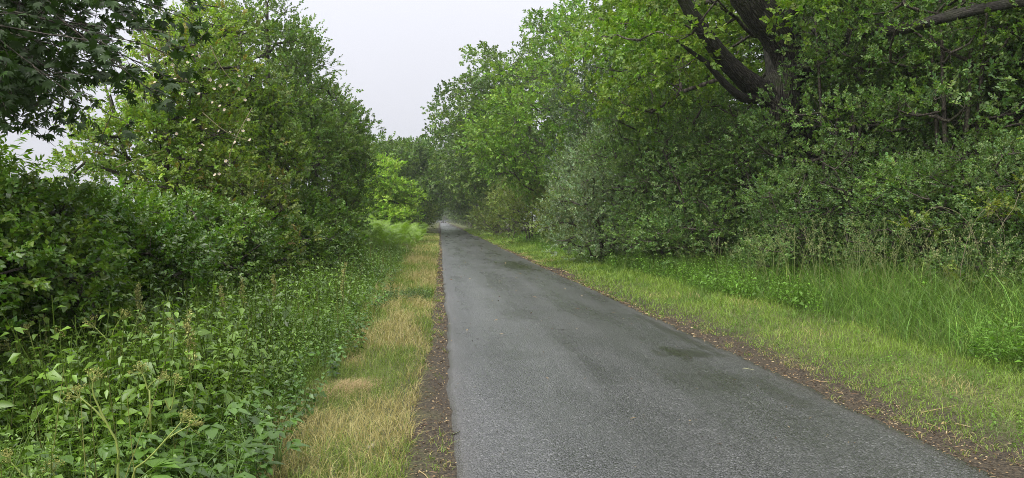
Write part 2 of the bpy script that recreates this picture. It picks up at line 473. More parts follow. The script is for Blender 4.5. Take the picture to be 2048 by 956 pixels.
    h = math_('ADD', math_('MULTIPLY', vo.outputs['Distance'], -1.0), math_('MULTIPLY', vo2.outputs['Distance'], -0.4))
    bp = N('ShaderNodeBump'); bp.inputs['Distance'].default_value = 0.012
    L(math_('SUBTRACT', rng_(wet, 0, 1, 0.7, 0.35), math_('MULTIPLY', worn, 0.12)), bp.inputs['Strength']); L(h, bp.inputs['Height']); L(bp.outputs[0], p.inputs['Normal'])
    L(p.outputs[0], out.inputs['Surface'])
    return m

def build_road():
    ys = np.concatenate([np.linspace(-20, 0, 15), np.linspace(0.15, 30, 200), np.linspace(30.5, 120, 120), np.linspace(122, 372, 60)])
    t = np.concatenate([[0.0, 0.004], np.linspace(0.03, 0.97, 15), [0.996, 1.0]])
    T, Y = np.meshgrid(t, ys)
    X = edge_l(Y) * (1 - T) + edge_r(Y) * T
    Z = 0.03 * (1 - (2 * T - 1) ** 2) + 0.006 * (fbm(X * 1.2, Y * 0.6, 9) - 0.5)
    Z[:, 0] = -0.06; Z[:, -1] = -0.06; Z[:, 1] = 0.002; Z[:, -2] = 0.002
    nx = len(t); i = (np.arange(len(ys) - 1)[:, None] * nx + np.arange(nx - 1)[None]).ravel()
    F = np.concatenate([np.stack([i, i + 1, i + nx + 1], -1), np.stack([i, i + nx + 1, i + nx], -1)])
    mb = MB(); mb.add(np.stack([X, Y, Z], -1), F, (0.05, 0.05, 0.05))
    o = mb.build('road', road_mat(), smooth=True)
    tag(o, 'wet grey asphalt lane running straight into the trees', 'road', kind='structure')
build_road()

# ------------------------------------------------------------------ leaf and sprig templates
def leaf2(L, Wd, fold=0.15, droop=0.1):
    V = np.array([[0, 0, 0], [Wd / 2, 0.42 * L, fold * Wd], [0, L, -droop * L], [-Wd / 2, 0.42 * L, fold * Wd]])
    return V, np.array([[0, 1, 2], [0, 2, 3]])

def leaf6(L, Wd, fold=0.15, droop=0.15):
    V = np.array([[0, 0, 0], [Wd * .42, .25 * L, fold * Wd], [Wd * .40, .62 * L, fold * Wd * .8 - droop * L * .35], [0, L, -droop * L],
                  [-Wd * .40, .62 * L, fold * Wd * .8 - droop * L * .35], [-Wd * .42, .25 * L, fold * Wd], [0, .5 * L, -droop * L * .25]])
    return V, np.array([[0, 1, 6], [1, 2, 6], [2, 3, 6], [3, 4, 6], [4, 5, 6], [5, 0, 6]])

def leaf4(L, Wd, fold=0.15, droop=0.15):
    V = np.array([[0, 0, 0], [Wd * .5, .38 * L, fold * Wd], [0, .5 * L, -droop * L * .2], [-Wd * .5, .38 * L, fold * Wd], [0, L, -droop * L]])
    return V, np.array([[0, 1, 2], [1, 4, 2], [4, 3, 2], [3, 0, 2]])

def sprig(rng, n, length, L, Wd, leaf=leaf2, spread=55, upturn=0.0, jit=0.22, twig=(0.9, 0.55, 0.6), tw=0.004):
    """a twig along +y with n leaves set alternately left and right, their faces towards +z"""
    Vs, Fs, Cs, k = [], [], [], 0
    w = tw
    V = np.array([[-w, 0, 0], [w, 0, 0], [0, length, 0]]); Vs.append(V); Fs.append(np.array([[0, 1, 2]])); Cs.append(np.tile(twig, (3, 1))); k = 3
    for i in range(n):
        t = (i + 0.6) / n
        sgn = 1 if i % 2 else -1
        ang = math.radians(spread * (1 - 0.75 * max(0, t - 0.6) / 0.4) + rng.normal(0, 14)) * sgn
        if i == n - 1: ang = math.radians(rng.normal(0, 12))
        s = rng.uniform(0.7, 1.15)
        v, f = leaf(L * s, Wd * s * rng.uniform(0.85, 1.15), rng.uniform(0.02, 0.3), rng.uniform(-0.05, 0.35))
        tl, tw_ = rng.normal(upturn, 0.35), rng.normal(0, 0.45)
        cx, sx = math.cos(tl), math.sin(tl); cy_, sy = math.cos(tw_), math.sin(tw_); cz, sz = math.cos(-ang), math.sin(-ang)
        Rx = np.array([[1, 0, 0], [0, cx, -sx], [0, sx, cx]]); Ry = np.array([[cy_, 0, sy], [0, 1, 0], [-sy, 0, cy_]]); Rz = np.array([[cz, -sz, 0], [sz, cz, 0], [0, 0, 1]])
        v = v @ (Rz @ Rx @ Ry).T + np.array([0, t * length, 0])
        c = max(0.5, 1 + rng.normal(0, jit))
        Vs.append(v); Fs.append(f + k); Cs.append(np.tile([c * rng.uniform(.9, 1.15), c, c * rng.uniform(.8, 1.2)], (len(v), 1))); k += len(v)
    return np.concatenate(Vs), np.concatenate(Fs), np.concatenate(Cs)

def sprigs(seed, *a, k=5, **kw):
    r = np.random.default_rng(seed)
    return [sprig(r, *a, **kw) for _ in range(k)]

SP_OAK = sprigs(1, 9, 0.17, 0.105, 0.07, spread=65)
SP_OAKFAR = sprigs(2, 8, 0.24, 0.15, 0.11, spread=65)
SP_ALDER = sprigs(3, 9, 0.17, 0.075, 0.06, spread=60)
SP_WILLOW = sprigs(4, 10, 0.19, 0.088, 0.03, spread=42)
SP_SALLOW = sprigs(5, 10, 0.155, 0.064, 0.038, spread=55, upturn=0.15)
SP_HAW = sprigs(6, 10, 0.14, 0.05, 0.042, spread=60)
SP_BRAMBLE = sprigs(7, 9, 0.16, 0.058, 0.042, leaf=leaf2, spread=60)
SP_ASH = sprigs(8, 9, 0.22, 0.085, 0.028, leaf=leaf2, spread=58, upturn=-0.3)
SP_BEECH = sprigs(9, 11, 0.30, 0.12, 0.08, spread=55, upturn=-0.15)
SP_FAR = sprigs(10, 7, 0.36, 0.26, 0.19, spread=65)

# ------------------------------------------------------------------ trees
def make_clumps(rng, ells, n, sep, shell=0.45, reject=None):
    e = np.array(ells, float)
    w = (e[:, 3] * e[:, 4] * e[:, 5]) ** (2 / 3.0); w /= w.sum()
    C, K = [], []
    tries = 0
    while len(C) < n and tries < n * 40:
        tries += 1
        k = rng.choice(len(e), p=w)
        u = norm(rng.normal(size=3)); r = shell + (1 - shell) * rng.random() ** 0.6
        r *= 0.86 + 0.28 * float(vnoise(u[0] * 2.2 + k * 9 + 20, u[1] * 2.2 + u[2] * 1.7 + 20, 3.0 + k))
        p = e[k, :3] + u * e[k, 3:] * r
        if p[2] < 0.25: continue
        if reject is not None and reject(p): continue
        if C and np.min(np.sum((np.array(C) - p) ** 2, 1)) < sep * sep * rng.uniform(0.4, 1.0): continue
        C.append(p); K.append(k)
    return np.array(C), e[np.array(K), :3]

def skeleton(mb, rng, trunk, tr, C, col, rmin=0.012, sides=5):
    """joins every clump to the trunk or to an earlier branch; thickness follows what each branch carries"""
    nodes = [p for p in trunk]; rad0 = list(tr); par = [-1] * len(nodes); plen = [0.0] * len(nodes)
    lo = max(0, int(len(trunk) * 0.3))
    base = trunk[-1]
    order = np.argsort(np.min(np.linalg.norm(C[:, None] - trunk[None], axis=2), axis=1))
    for i in order:
        p = C[i]; N = np.array(nodes); d = np.linalg.norm(N - p, axis=1) + 0.25 * np.array(plen)
        d = d + np.where(N[:, 2] > p[2] + 0.2, 0.8 * (N[:, 2] - p[2]), 0)
        d[:lo] += 2.0
        j = int(np.argmin(d))
        nodes.append(p); par.append(j); plen.append(plen[j] + np.linalg.norm(p - N[j])); rad0.append(0.0)
    nt = len(trunk); carry = np.zeros(len(nodes))
    for i in range(len(nodes) - 1, nt - 1, -1):
        carry[i] += 1
        if par[i] >= nt: carry[par[i]] += carry[i]
    tube(mb, trunk, tr, 10, col, 0.05, rng)
    for i in range(nt, len(nodes)):
        a, b = np.array(nodes[par[i]]), np.array(nodes[i])
        L = np.linalg.norm(b - a)
        r1 = rmin * math.sqrt(carry[i]) * 1.25
        r0 = min(rmin * math.sqrt(carry[i] + 1) * 1.6, rad0[par[i]] * 0.7 if par[i] < nt else 9)
        m = (a + b) / 2 + rng.normal(0, 0.06, 3) * L + np.array([0, 0, -0.05 * L])
        tube(mb, smooth_path([a, m, b], 5), np.linspace(r0, r1, 5), sides, col, cap=False)

def crown_mesh(mb, rng, C, ctr, rad, n_sp, temps, c1, c2, up=0.35, s=1.0, flat=0.75, inner=0.3, tipcol=None, tipamt=0.0, droop=0.0, twigs=None, back=None):
    """leafy sprigs round every clump centre"""
    K = len(C)
    if K == 0: return
    cnt = np.maximum(3, (n_sp * (rad / rad.mean()) ** 2 * rng.uniform(0.75, 1.25, K)).astype(int))
    if back is not None: cnt = np.maximum(3, (cnt * back).astype(int))
    idx = np.repeat(np.arange(K), cnt); N = len(idx)
    u = runit(rng, N)
    lowq = (u[:, 2] < -0.35) & (rng.random(N) < 0.55); u[lowq, 2] *= -1
    r = inner + (1 - inner) * rng.random(N) ** 0.55
    spike = rng.random(N) < 0.07; r = np.where(spike, r * rng.uniform(1.1, 1.45, N), r)
    dv = u * np.array([1, 1, flat])
    pos = C[idx] + dv * (rad[idx] * r)[:, None]
    o = norm(C - ctr)[idx]
    d = norm(u * 0.9 + o * 0.35 + np.array([0, 0, up]) + rng.normal(0, 0.45, (N, 3)) - np.array([0, 0, droop]))
    R = frames(d, norm(np.array([0, 0, 0.75]) + 0.75 * u + 0.4 * o), rng.normal(0, 0.5, N))
    tc = rng.random(K)[:, None]; cc = np.array(c1) * (1 - tc) + np.array(c2) * tc
    cc = cc * np.exp(rng.normal(0, 0.10, (K, 1)))
    tint = cc[idx] * np.exp(rng.normal(0, 0.12, (N, 1))) * np.exp(rng.normal(0, 0.05, (N, 3)))
    if tipcol is not None:
        q = rng.random(N) < tipamt
        tint[q] = np.array(tipcol) * np.exp(rng.normal(0, 0.2, (q.sum(), 1)))
    sz = s * rng.uniform(0.75, 1.2, N)
    tk = rng.integers(0, len(temps), N)
    for t in range(len(temps)):
        q = tk == t
        mb.scatter(temps[t], pos[q], R[q], sz[q], tint[q])
    if twigs is not None:
        q = np.where(rng.random(N) < 0.12)[0]
        for i in q[:700]:
            a = C[idx[i]]; b = pos[i]; m = (a + b) / 2 + rng.normal(0, 0.03, 3)
            tube(twigs, [a, m, b], [0.007, 0.005, 0.003], 3, (0.1, 0.08, 0.06), cap=False)
    return N

def tree(name, label, cat, base, ells, n, clump, n_sp, temps, c1, c2, trunk_r=0.15, trunk_h=None, lean=(0, 0), seed=1, group=None, mat=None, sep=None,
         shell=0.45, up=0.35, s=1.0, flat=0.75, tipcol=None, tipamt=0.0, droop=0.0, reject=None, inner=0.3, trunk=None, tr=None, local=False, wood=M_BARK, stems=1, back=0.4, jitter=0.25):
    """ells: (cx,cy,cz,rx,ry,rz) relative to the base on the ground"""
    rng = np.random.default_rng(seed)
    bz = float(gz(base[0], base[1])) - 0.05
    B = np.array([base[0], base[1], bz])
    root = thing(name, label, cat, B, group)
    C, ctr = make_clumps(rng, ells, n, sep or clump * 0.75, shell, (lambda p: reject(p + B)) if reject else None)
    rad = clump * rng.uniform(1 - jitter, 1 + jitter * 1.4, len(C))
    top = max(e[2] + 0.35 * e[5] for e in ells) if trunk_h is None else trunk_h
    mw = MB()
    if trunk is None:
        cx = np.mean([e[0] for e in ells]); cy2 = np.mean([e[1] for e in ells])
        if stems == 1:
            P = [np.array([0, 0, -0.15]), np.array([0.05 + lean[0] * .2, 0.03 + lean[1] * .2, top * .33]), np.array([cx * .5 + lean[0] * .6, cy2 * .5 + lean[1] * .6, top * .66]), np.array([cx * .8 + lean[0], cy2 * .8 + lean[1], top])]
            T = smooth_path(P, 12); tr_ = trunk_r * np.linspace(1, 0.25, 12); tr_[0] *= 1.25
            skeleton(mw, rng, T, tr_, C, (0.1, 0.08, 0.06))
        else:
            T = [np.array([0, 0, -0.1])]; tr_ = [trunk_r]
            allT = []
            for k in range(stems):
                a = 2 * math.pi * k / stems + rng.uniform(-.4, .4); ro = rng.uniform(0.4, 0.8)
                e = ells[k % len(ells)]
                tip = np.array([e[0] + math.cos(a) * e[3] * ro * .6, e[1] + math.sin(a) * e[4] * ro * .6, top * rng.uniform(.8, 1.05)])
                b0 = np.array([math.cos(a) * trunk_r * 2.5, math.sin(a) * trunk_r * 2.5, -0.1])
                q = smooth_path([b0, b0 * 0.6 + tip * 0.3 + np.array([0, 0, top * .12]), tip], 8)
                tube(mw, q, trunk_r * np.linspace(1, .3, 8), 6, (0.1, 0.08, 0.06), 0.05, rng); allT.append(q)
            T = np.concatenate(allT); T = T[np.argsort(T[:, 2])]
            nb = MB(); skeleton(nb, rng, T, np.full(len(T), trunk_r * .5), C, (0.1, 0.08, 0.06))
            for v, f, c in list(zip(nb.V, nb.F, nb.C))[1:]:
                f0 = f.min(); mw.add(v, f - f0, c)
    else:
        skeleton(mw, rng, np.asarray(trunk), np.asarray(tr), C, (0.1, 0.08, 0.06))
    toward = norm((CAM - B)[None] * np.array([1, 1, 0]))[0]
    face = ((C - ctr) / np.maximum(np.linalg.norm(C - ctr, axis=1, keepdims=True), 1e-6)) @ toward
    bk = np.where(face < -0.35, back, 1.0)
    mc = MB()
    crown_mesh(mc, rng, C, ctr, rad, n_sp, temps, c1, c2, up, s, flat, inner, tipcol, tipamt, droop, mw, bk)
    mw.build('trunk', wood, root, smooth=True)
    mc.build('crown', mat or M_LEAF, root)
    return root

# palette (linear base colours)
OAK1, OAK2 = (0.070, 0.150, 0.026), (0.115, 0.215, 0.038)
OAKD1, OAKD2 = (0.064, 0.125, 0.032), (0.098, 0.170, 0.042)
ALD1, ALD2 = (0.066, 0.128, 0.036), (0.100, 0.172, 0.046)
OLI1, OLI2 = (0.070, 0.132, 0.030), (0.102, 0.175, 0.040)
WIL1, WIL2 = (0.138, 0.200, 0.095), (0.200, 0.270, 0.140)
SAL1, SAL2 = (0.080, 0.138, 0.042), (0.125, 0.195, 0.062)
BRM1, BRM2 = (0.055, 0.118, 0.026), (0.090, 0.172, 0.034)
LIM1, LIM2 = (0.140, 0.255, 0.040), (0.180, 0.300, 0.055)

def top_z(py, px, Y): return at(px, Y, py)[2]
def xat(px, Y): return at(px, Y)[0]

# ---- right side -------------------------------------------------------------------------------
def oak_gap(p):
    px, py, d = project(p)
    return (1395 < px[0] < 1590) and (-60 < py[0] < 215) and p[1] < 17.0

def big_oak():
    fork = at(1552, 16.0, 192)
    base = np.array([10.1, 17.2, float(gz(10.1, 17.2)) - .1])
    rng = np.random.default_rng(77)
    root = thing('oak_tree', 'old oak with thick dark forked limbs rising out of the shrubs', 'tree', base)
    col = (0.1, 0.08, 0.06)
    # trunk: rises leaning towards the road as far as the fork
    mw = MB()
    T = smooth_path([base + [0, 0, -.1], base + [-.25, -.1, 1.2], (base + fork) / 2 + [.1, 0, .6], fork + [.12, 0, -.25], fork + [0.05, 0, .35]], 22)
    tr = np.interp(np.linspace(0, 1, 22), [0, .12, .5, 1], [.78, .58, .50, .44])
    tube(mw, T, tr, 18, col, 0.025, rng, wrap=True)
    mw.build('trunk', M_OAKBARK, root, smooth=True, loc=base)
    def limb(pix, rad, n=16, sides=14):
        m = MB(); P = np.array([at(a, Y, b) for a, b, Y in pix])
        q = smooth_path(P, n); r = np.interp(np.linspace(0, 1, n), np.linspace(0, 1, len(rad)), rad)
        tube(m, q, r, sides, col, 0.03, rng, wrap=True)
        m.build('limb', M_OAKBARK, root, smooth=True, loc=base)
        return q, r
    limbs = [limb([(1556, 205, 16.0), (1577, 140, 15.9), (1560, 70, 15.7), (1510, 10, 15.4), (1470, -60, 15.1), (1450, -160, 14.8), (1470, -300, 14.6)], [.40, .33, .46, .42, .36, .30, .2], 26),
             limb([(1568, 205, 16.0), (1525, 185, 15.8), (1478, 148, 15.5), (1440, 108, 15.2), (1402, 55, 14.9), (1370, 5, 14.7), (1330, -70, 14.5)], [.30, .29, .22, .19, .16, .13, .08], 20),
             limb([(1530, 196, 15.8), (1490, 197, 15.5), (1455, 172, 15.3), (1415, 128, 15.1), (1375, 98, 15.0), (1345, 75, 14.9)], [.12, .11, .085, .06, .04, .02], 20, 8),
             limb([(1575, 190, 16.1), (1620, 90, 16.6), (1660, 0, 17.2), (1720, -120, 18), (1760, -300, 19)], [.36, .30, .27, .22, .14], 16),
             limb([(1560, 185, 16.2), (1540, 60, 17.6), (1500, -60, 19.5), (1480, -200, 21)], [.30, .25, .2, .12], 14),
             limb([(1590, 150, 16.0), (1700, 70, 13.8), (1800, 58, 12.0), (1880, 38, 10.9), (1960, 18, 10.3), (2060, 0, 9.9), (2180, -30, 9.4)], [.2, .15, .11, .09, .085, .08, .05], 22, 10),
             limb([(1552, 78, 15.7), (1590, 20, 15.2), (1640, -30, 14.6), (1700, -80, 14)], [.16, .13, .1, .07], 12, 8)]
    # foliage
    ells = [(6.2, 14.6, 7.6, 2.6, 3.2, 2.6), (7.0, 19.5, 7.0, 3.0, 3.6, 3.4), (8.5, 16.5, 10.5, 4.5, 4.8, 3.0), (10.5, 20.0, 8.6, 3.5, 4, 3.2), (5.6, 17.0, 5.8, 1.6, 2.4, 1.4), (9.5, 14.0, 8.4, 2.6, 2.4, 1.7)]
    C, ctr = make_clumps(rng, ells, 235, 0.62, 0.35, oak_gap)
    rad = 0.72 * rng.uniform(.75, 1.3, len(C))
    nodes = np.concatenate([q for q, r in limbs]); rr = np.concatenate([r for q, r in limbs])
    nb = MB(); skeleton(nb, rng, nodes, rr, C, col, 0.011)
    bb = MB()
    for v, f, c in list(zip(nb.V, nb.F, nb.C))[1:]:
        bb.add(v, f - f.min(), c)
    mc = MB()
    high = np.where(C[:, 2] > 9.6, 0.25, 1.0)
    crown_mesh(mc, rng, C, ctr, rad, 40, SP_OAK, (0.085, 0.165, 0.026), (0.125, 0.215, 0.036), 0.25, 1.05, twigs=bb, back=high)
    bb.build('branch', M_BARK, root, smooth=True, loc=base)
    mc.build('crown', M_LEAF, root, loc=base)
big_oak()

# tall shrubs that close the right side (sallow and hazel)
sh1 = tree('sallow_shrub', 'tall dense green sallow in front of the old oak trunk', 'shrub', (8.7, 14.3),
           [(0.1, 0, 3.6, 1.9, 1.7, 2.7), (0.5, 0.2, 1.5, 2.0, 1.6, 1.4), (1.1, -.2, 5.2, 1.5, 1.5, 1.6)], 95, 0.62, 54, SP_SALLOW, SAL1, SAL2, trunk_r=.07, seed=11, stems=5, shell=.5, up=.45,
           mat=M_SALLOW, wood=M_TWIG, reject=lambda p: (1590 < project(p)[0][0] < 1720 and 330 < project(p)[1][0] < 480) or (project(p)[0][0] < 1598 and project(p)[1][0] < 205), group='shrubs along the right verge')
sh2 = tree('sallow_shrub', 'rounded blue green sallow below the lowest oak limb', 'shrub', (7.2, 17.4),
           [(0, 0, 2.7, 1.7, 1.6, 2.2), (0.2, -.6, 1.1, 1.8, 1.3, 1.0), (-.9, .5, 3.2, 1.1, 1.1, 1.5)], 80, 0.58, 46, SP_SALLOW, (0.075, .128, .046), (.12, .185, .07), trunk_r=.06, seed=12, stems=5, shell=.5, up=.45,
           mat=M_SALLOW, wood=M_TWIG, group='shrubs along the right verge')
sh3 = tree('hazel_shrub', 'high mixed green hazel filling the upper right of the roadside', 'shrub', (9.4, 11.6),
           [(0, 0, 3.2, 1.7, 1.7, 2.4), (0, .2, 5.4, 1.7, 1.6, 1.6), (.1, -.2, 1.4, 1.6, 1.4, 1.3)], 88, 0.6, 52, SP_SALLOW, (.075, .135, .034), (.118, .188, .048), trunk_r=.07, seed=13, stems=5, shell=.5, up=.35, mat=M_SALLOW,
           wood=M_TWIG, group='shrubs along the right verge')
clone(sh3, (10.4, 9.4, .2), 2.1, (1.0, 1.0, 1.05), 'dark leafy hazel at the very right edge behind dead bramble stems')
for x_, y_, r_, s_, lb in [(8.9, 12.9, .7, (.8, .8, .62), 'low sallow bush behind the seeding grass in front of the hazels'),
                           (9.3, 11.0, 2.9, (.75, .75, .62), 'low sallow bush left of the dead bramble stems'),
                           (9.9, 9.2, 4.4, (.8, .8, .7), 'low sallow bush behind the dead bramble stems'),
                           (8.4, 14.9, 5.1, (.7, .7, .55), 'low sallow bush at the foot of the old oak'),
                           (10.3, 12.4, 1.5, (1.2, 1.2, 1.3), 'upright sallow among the tall hazels'),
                           (7.5, 19.0, 3.4, (.9, .9, .95), 'sallow bush filling the gap beside the low oak limb'),
                           (8.3, 11.4, 2.2, (.62, .62, .5), 'small sallow bulging forward over the long grass before the hazels'),
                           (7.7, 13.6, 4.0, (.66, .66, .52), 'small sallow bulging forward below the oak fork'),
                           (6.8, 19.6, .4, (.8, .8, .7), 'rounded sallow joined to the right flank of the willow bush'),
                           (9.0, 9.6, 5.6, (.62, .62, .55), 'small sallow pushed through by the dead bramble stems')]:
    clone(sh2, (x_, y_, .2), r_, s_, lb)
clone(sh1, (8.0, 16.0, .2), 2.6, (.8, .8, .56), 'mid green sallow shrub leaning against the oak trunk on its road side')
clone(sh2, (9.5, 19.5, .2), 1.3, (1.2, 1.2, 1.1), 'shaded sallow shrub glimpsed behind the oak fork')
clone(sh1, (6.6, 20.6, .2), 4.0, (.8, .8, .72), 'grey green sallow between the willow bush and the oak limb')
clone(sh3, (12.2, 13.5, .2), 3.3, 1.15, 'shaded hazel deep in the wood at the right', 'shaded hazels inside the wood')
for k, (x, y, s) in enumerate([(12.0, 18.5, 1.45), (11.6, 15.4, 1.35), (13.0, 12.5, 1.4), (13.5, 21, 1.5), (12.5, 17, 1.2), (11.5, 23, 1.1), (14, 11, 1.3), (10.5, 28, 1.1), (15, 20, 1.3)]):
    clone(sh3 if k % 2 else sh1, (x, y, .2), 1.1 * k + .4, s, 'shaded shrub deep in the wood at the right', 'shaded shrubs inside the wood')

# grey willow bush
tree('willow_bush', 'silvery grey green willow bush bulging towards the road', 'shrub', (5.75, 23.2),
     [(0, 0, 1.9, 2.0, 1.9, 1.8), (.7, .2, 3.4, 2.0, 1.6, 1.4), (.4, -.4, 1.0, 2.2, 1.6, .9)], 118, 0.55, 50, SP_WILLOW, WIL1, WIL2, trunk_r=.06, seed=21, stems=6, shell=.5, up=.5, wood=M_TWIG, droop=.1, mat=M_WILLOW)
tree('willow_tree', 'tall dark grey green willow above the silvery bush', 'tree', (7.3, 28.0),
     [(-.6, 0, 6.4, 2.2, 2.2, 2.4), (0, 0, 4.0, 2.2, 2.0, 2.0)], 85, 0.7, 40, SP_WILLOW, (.075, .115, .060), (.105, .15, .078), trunk_r=.16, seed=22, shell=.45, s=1.25, mat=M_WILLOW)
# bright oak and the taller one behind it
oakA = tree('oak_tree', 'bright green oak with broad billowing crown over the lane', 'tree', (9.0, 38.5),
     [(-2.4, 0, 7.0, 4.6, 4.5, 4.4), (.6, 1, 10.9, 4.4, 4.4, 3.6), (-4.2, -1.5, 5.6, 3.0, 3.0, 2.6), (1.5, -1, 6, 4, 4, 4)], 200, 1.0, 44, SP_OAKFAR, OAK1, OAK2, trunk_r=.38, seed=23, shell=.55, up=.3, flat=.7)
oakB = tree('oak_tree', 'tall dark green oak leaning furthest over the lane', 'tree', (9.0, 56.0),
     [(-2.6, 0, 9.6, 5.6, 5.5, 5.4), (-3.2, 0, 13.2, 4.2, 4.2, 3.2), (-5.5, 0, 8.4, 4.4, 4.0, 3.8), (-3, 0, 5.2, 5.0, 4.2, 2.6)], 190, 1.15, 40, SP_FAR, OAKD1, OAKD2, trunk_r=.42, seed=24, shell=.5, up=.3, flat=.7, s=.85)
oakC = tree('oak_tree', 'yellow green oak between the willow and the old oak limbs', 'tree', (10.0, 26.0),
     [(-1.2, 0, 7.4, 3.8, 3.6, 3.6), (0, 0, 10.2, 3.6, 3.6, 2.6), (1.5, -2, 6, 3, 3, 3)], 130, .95, 44, SP_OAK, OAK1, (.125, .22, .036), trunk_r=.3, seed=25, shell=.5, s=1.35)
clone(oakA, (16.0, 24.0, .2), 2.0, (.9, .9, 1.0), 'oak deep in the wood behind the old forked oak', 'oaks inside the wood')
clone(oakA, (17.0, 15.0, .2), 3.5, (.9, .9, 1.0), 'oak deep in the wood behind the tall hazels', 'oaks inside the wood')
clone(oakA, (15.0, 46.0, .2), 5.0, (1, 1, 1.05), 'oak behind the bright billowing oak', 'oaks inside the wood')
clone(oakA, (16.5, 7.0, .2), 5.4, (.9, .9, 1.0), 'oak at the right edge inside the wood', 'oaks inside the wood')

# roadside bushes under the far oaks
bushR = tree('roadside_bush', 'pale green bush at the lane side under the bright oak', 'shrub', (6.3, 33.5),
     [(0, 0, 1.3, 1.7, 1.7, 1.3), (.5, .4, 2.2, 1.5, 1.4, 1.1)], 50, .6, 36, SP_SALLOW, (.10, .155, .05), (.13, .19, .065), trunk_r=.05, seed=31, stems=4, shell=.5, s=1.25, wood=M_TWIG, group='bushes under the far oaks')
for k, (x, y, sx, sz_, lb) in enumerate([(5.6, 42, 1.25, 1.15, 'pale upright bush at the lane side beyond the bright oak trunk'),
                                         (7.6, 37.5, 1.2, 1.0, 'shaded bush under the overhanging limbs of the bright oak'),
                                         (5.3, 51, 1.3, 1.3, 'rounded bush at the lane side under the tall dark oak'),
                                         (5.1, 62, 1.4, 1.5, 'dark rounded bush where the lane enters the tree tunnel'),
                                         (7.8, 30.0, 1.1, 1.0, 'low bush between willow bush and bright oak')]):
    clone(bushR, (x, y, .15), 1.7 * k + 1, (sx, sx, sz_), lb)

# ---- left side --------------------------------------------------------------------------------
tree('alder_tree', 'tallest pointed alder on the left against the sky', 'tree', (xat(540, 21.5), 21.5),
     [(0, 0, 3.4, 2.1, 2.1, 2.6), (-.1, 0, 6.0, 1.5, 1.5, 2.0), (0, 0, 7.6, .75, .75, 1.4)], 120, .55, 46, SP_ALDER, ALD1, ALD2, trunk_r=.16, seed=41, shell=.5, up=.45, group='alders on the left')
tree('alder_tree', 'middle alder stepping down towards the lane', 'tree', (xat(628, 25.0), 25.0),
     [(0, 0, 3.2, 2.1, 2.1, 2.6), (-.2, 0, 5.6, 1.5, 1.5, 2.0), (-.2, 0, 7.2, .7, .7, 1.3)], 115, .58, 44, SP_ALDER, ALD1, ALD2, trunk_r=.16, seed=42, shell=.5, up=.45, s=1.1, group='alders on the left')
tree('alder_tree', 'shortest alder with twigs reaching out over the fern bank', 'tree', (xat(662, 28.0), 28.0),
     [(0, 0, 3.0, 1.7, 1.8, 2.4), (.1, 0, 5.0, 1.4, 1.5, 1.5), (.8, 0, 4.6, .7, .6, .35)], 85, .6, 42, SP_ALDER, (.050, .098, .030), (.075, .132, .036), trunk_r=.15, seed=43, shell=.45, up=.4, s=1.15, group='alders on the left')
tree('hawthorn_tree', 'olive green hawthorn tree in front of the tallest alder', 'tree', (xat(455, 17.0), 17.0),
     [(0, 0, 3.0, 1.7, 1.5, 2.0), (-.1, 0, 5.2, 1.25, 1.2, 1.6), (.5, -.2, 3.6, 1.3, 1.0, 1.2), (-.3, 0, 6.3, .6, .6, .8)], 110, .5, 46, SP_HAW, OLI1, OLI2, trunk_r=.12, seed=44, shell=.45, up=.35, s=1.2, tipcol=(.12, .13, .03), tipamt=.03, wood=M_TWIG)

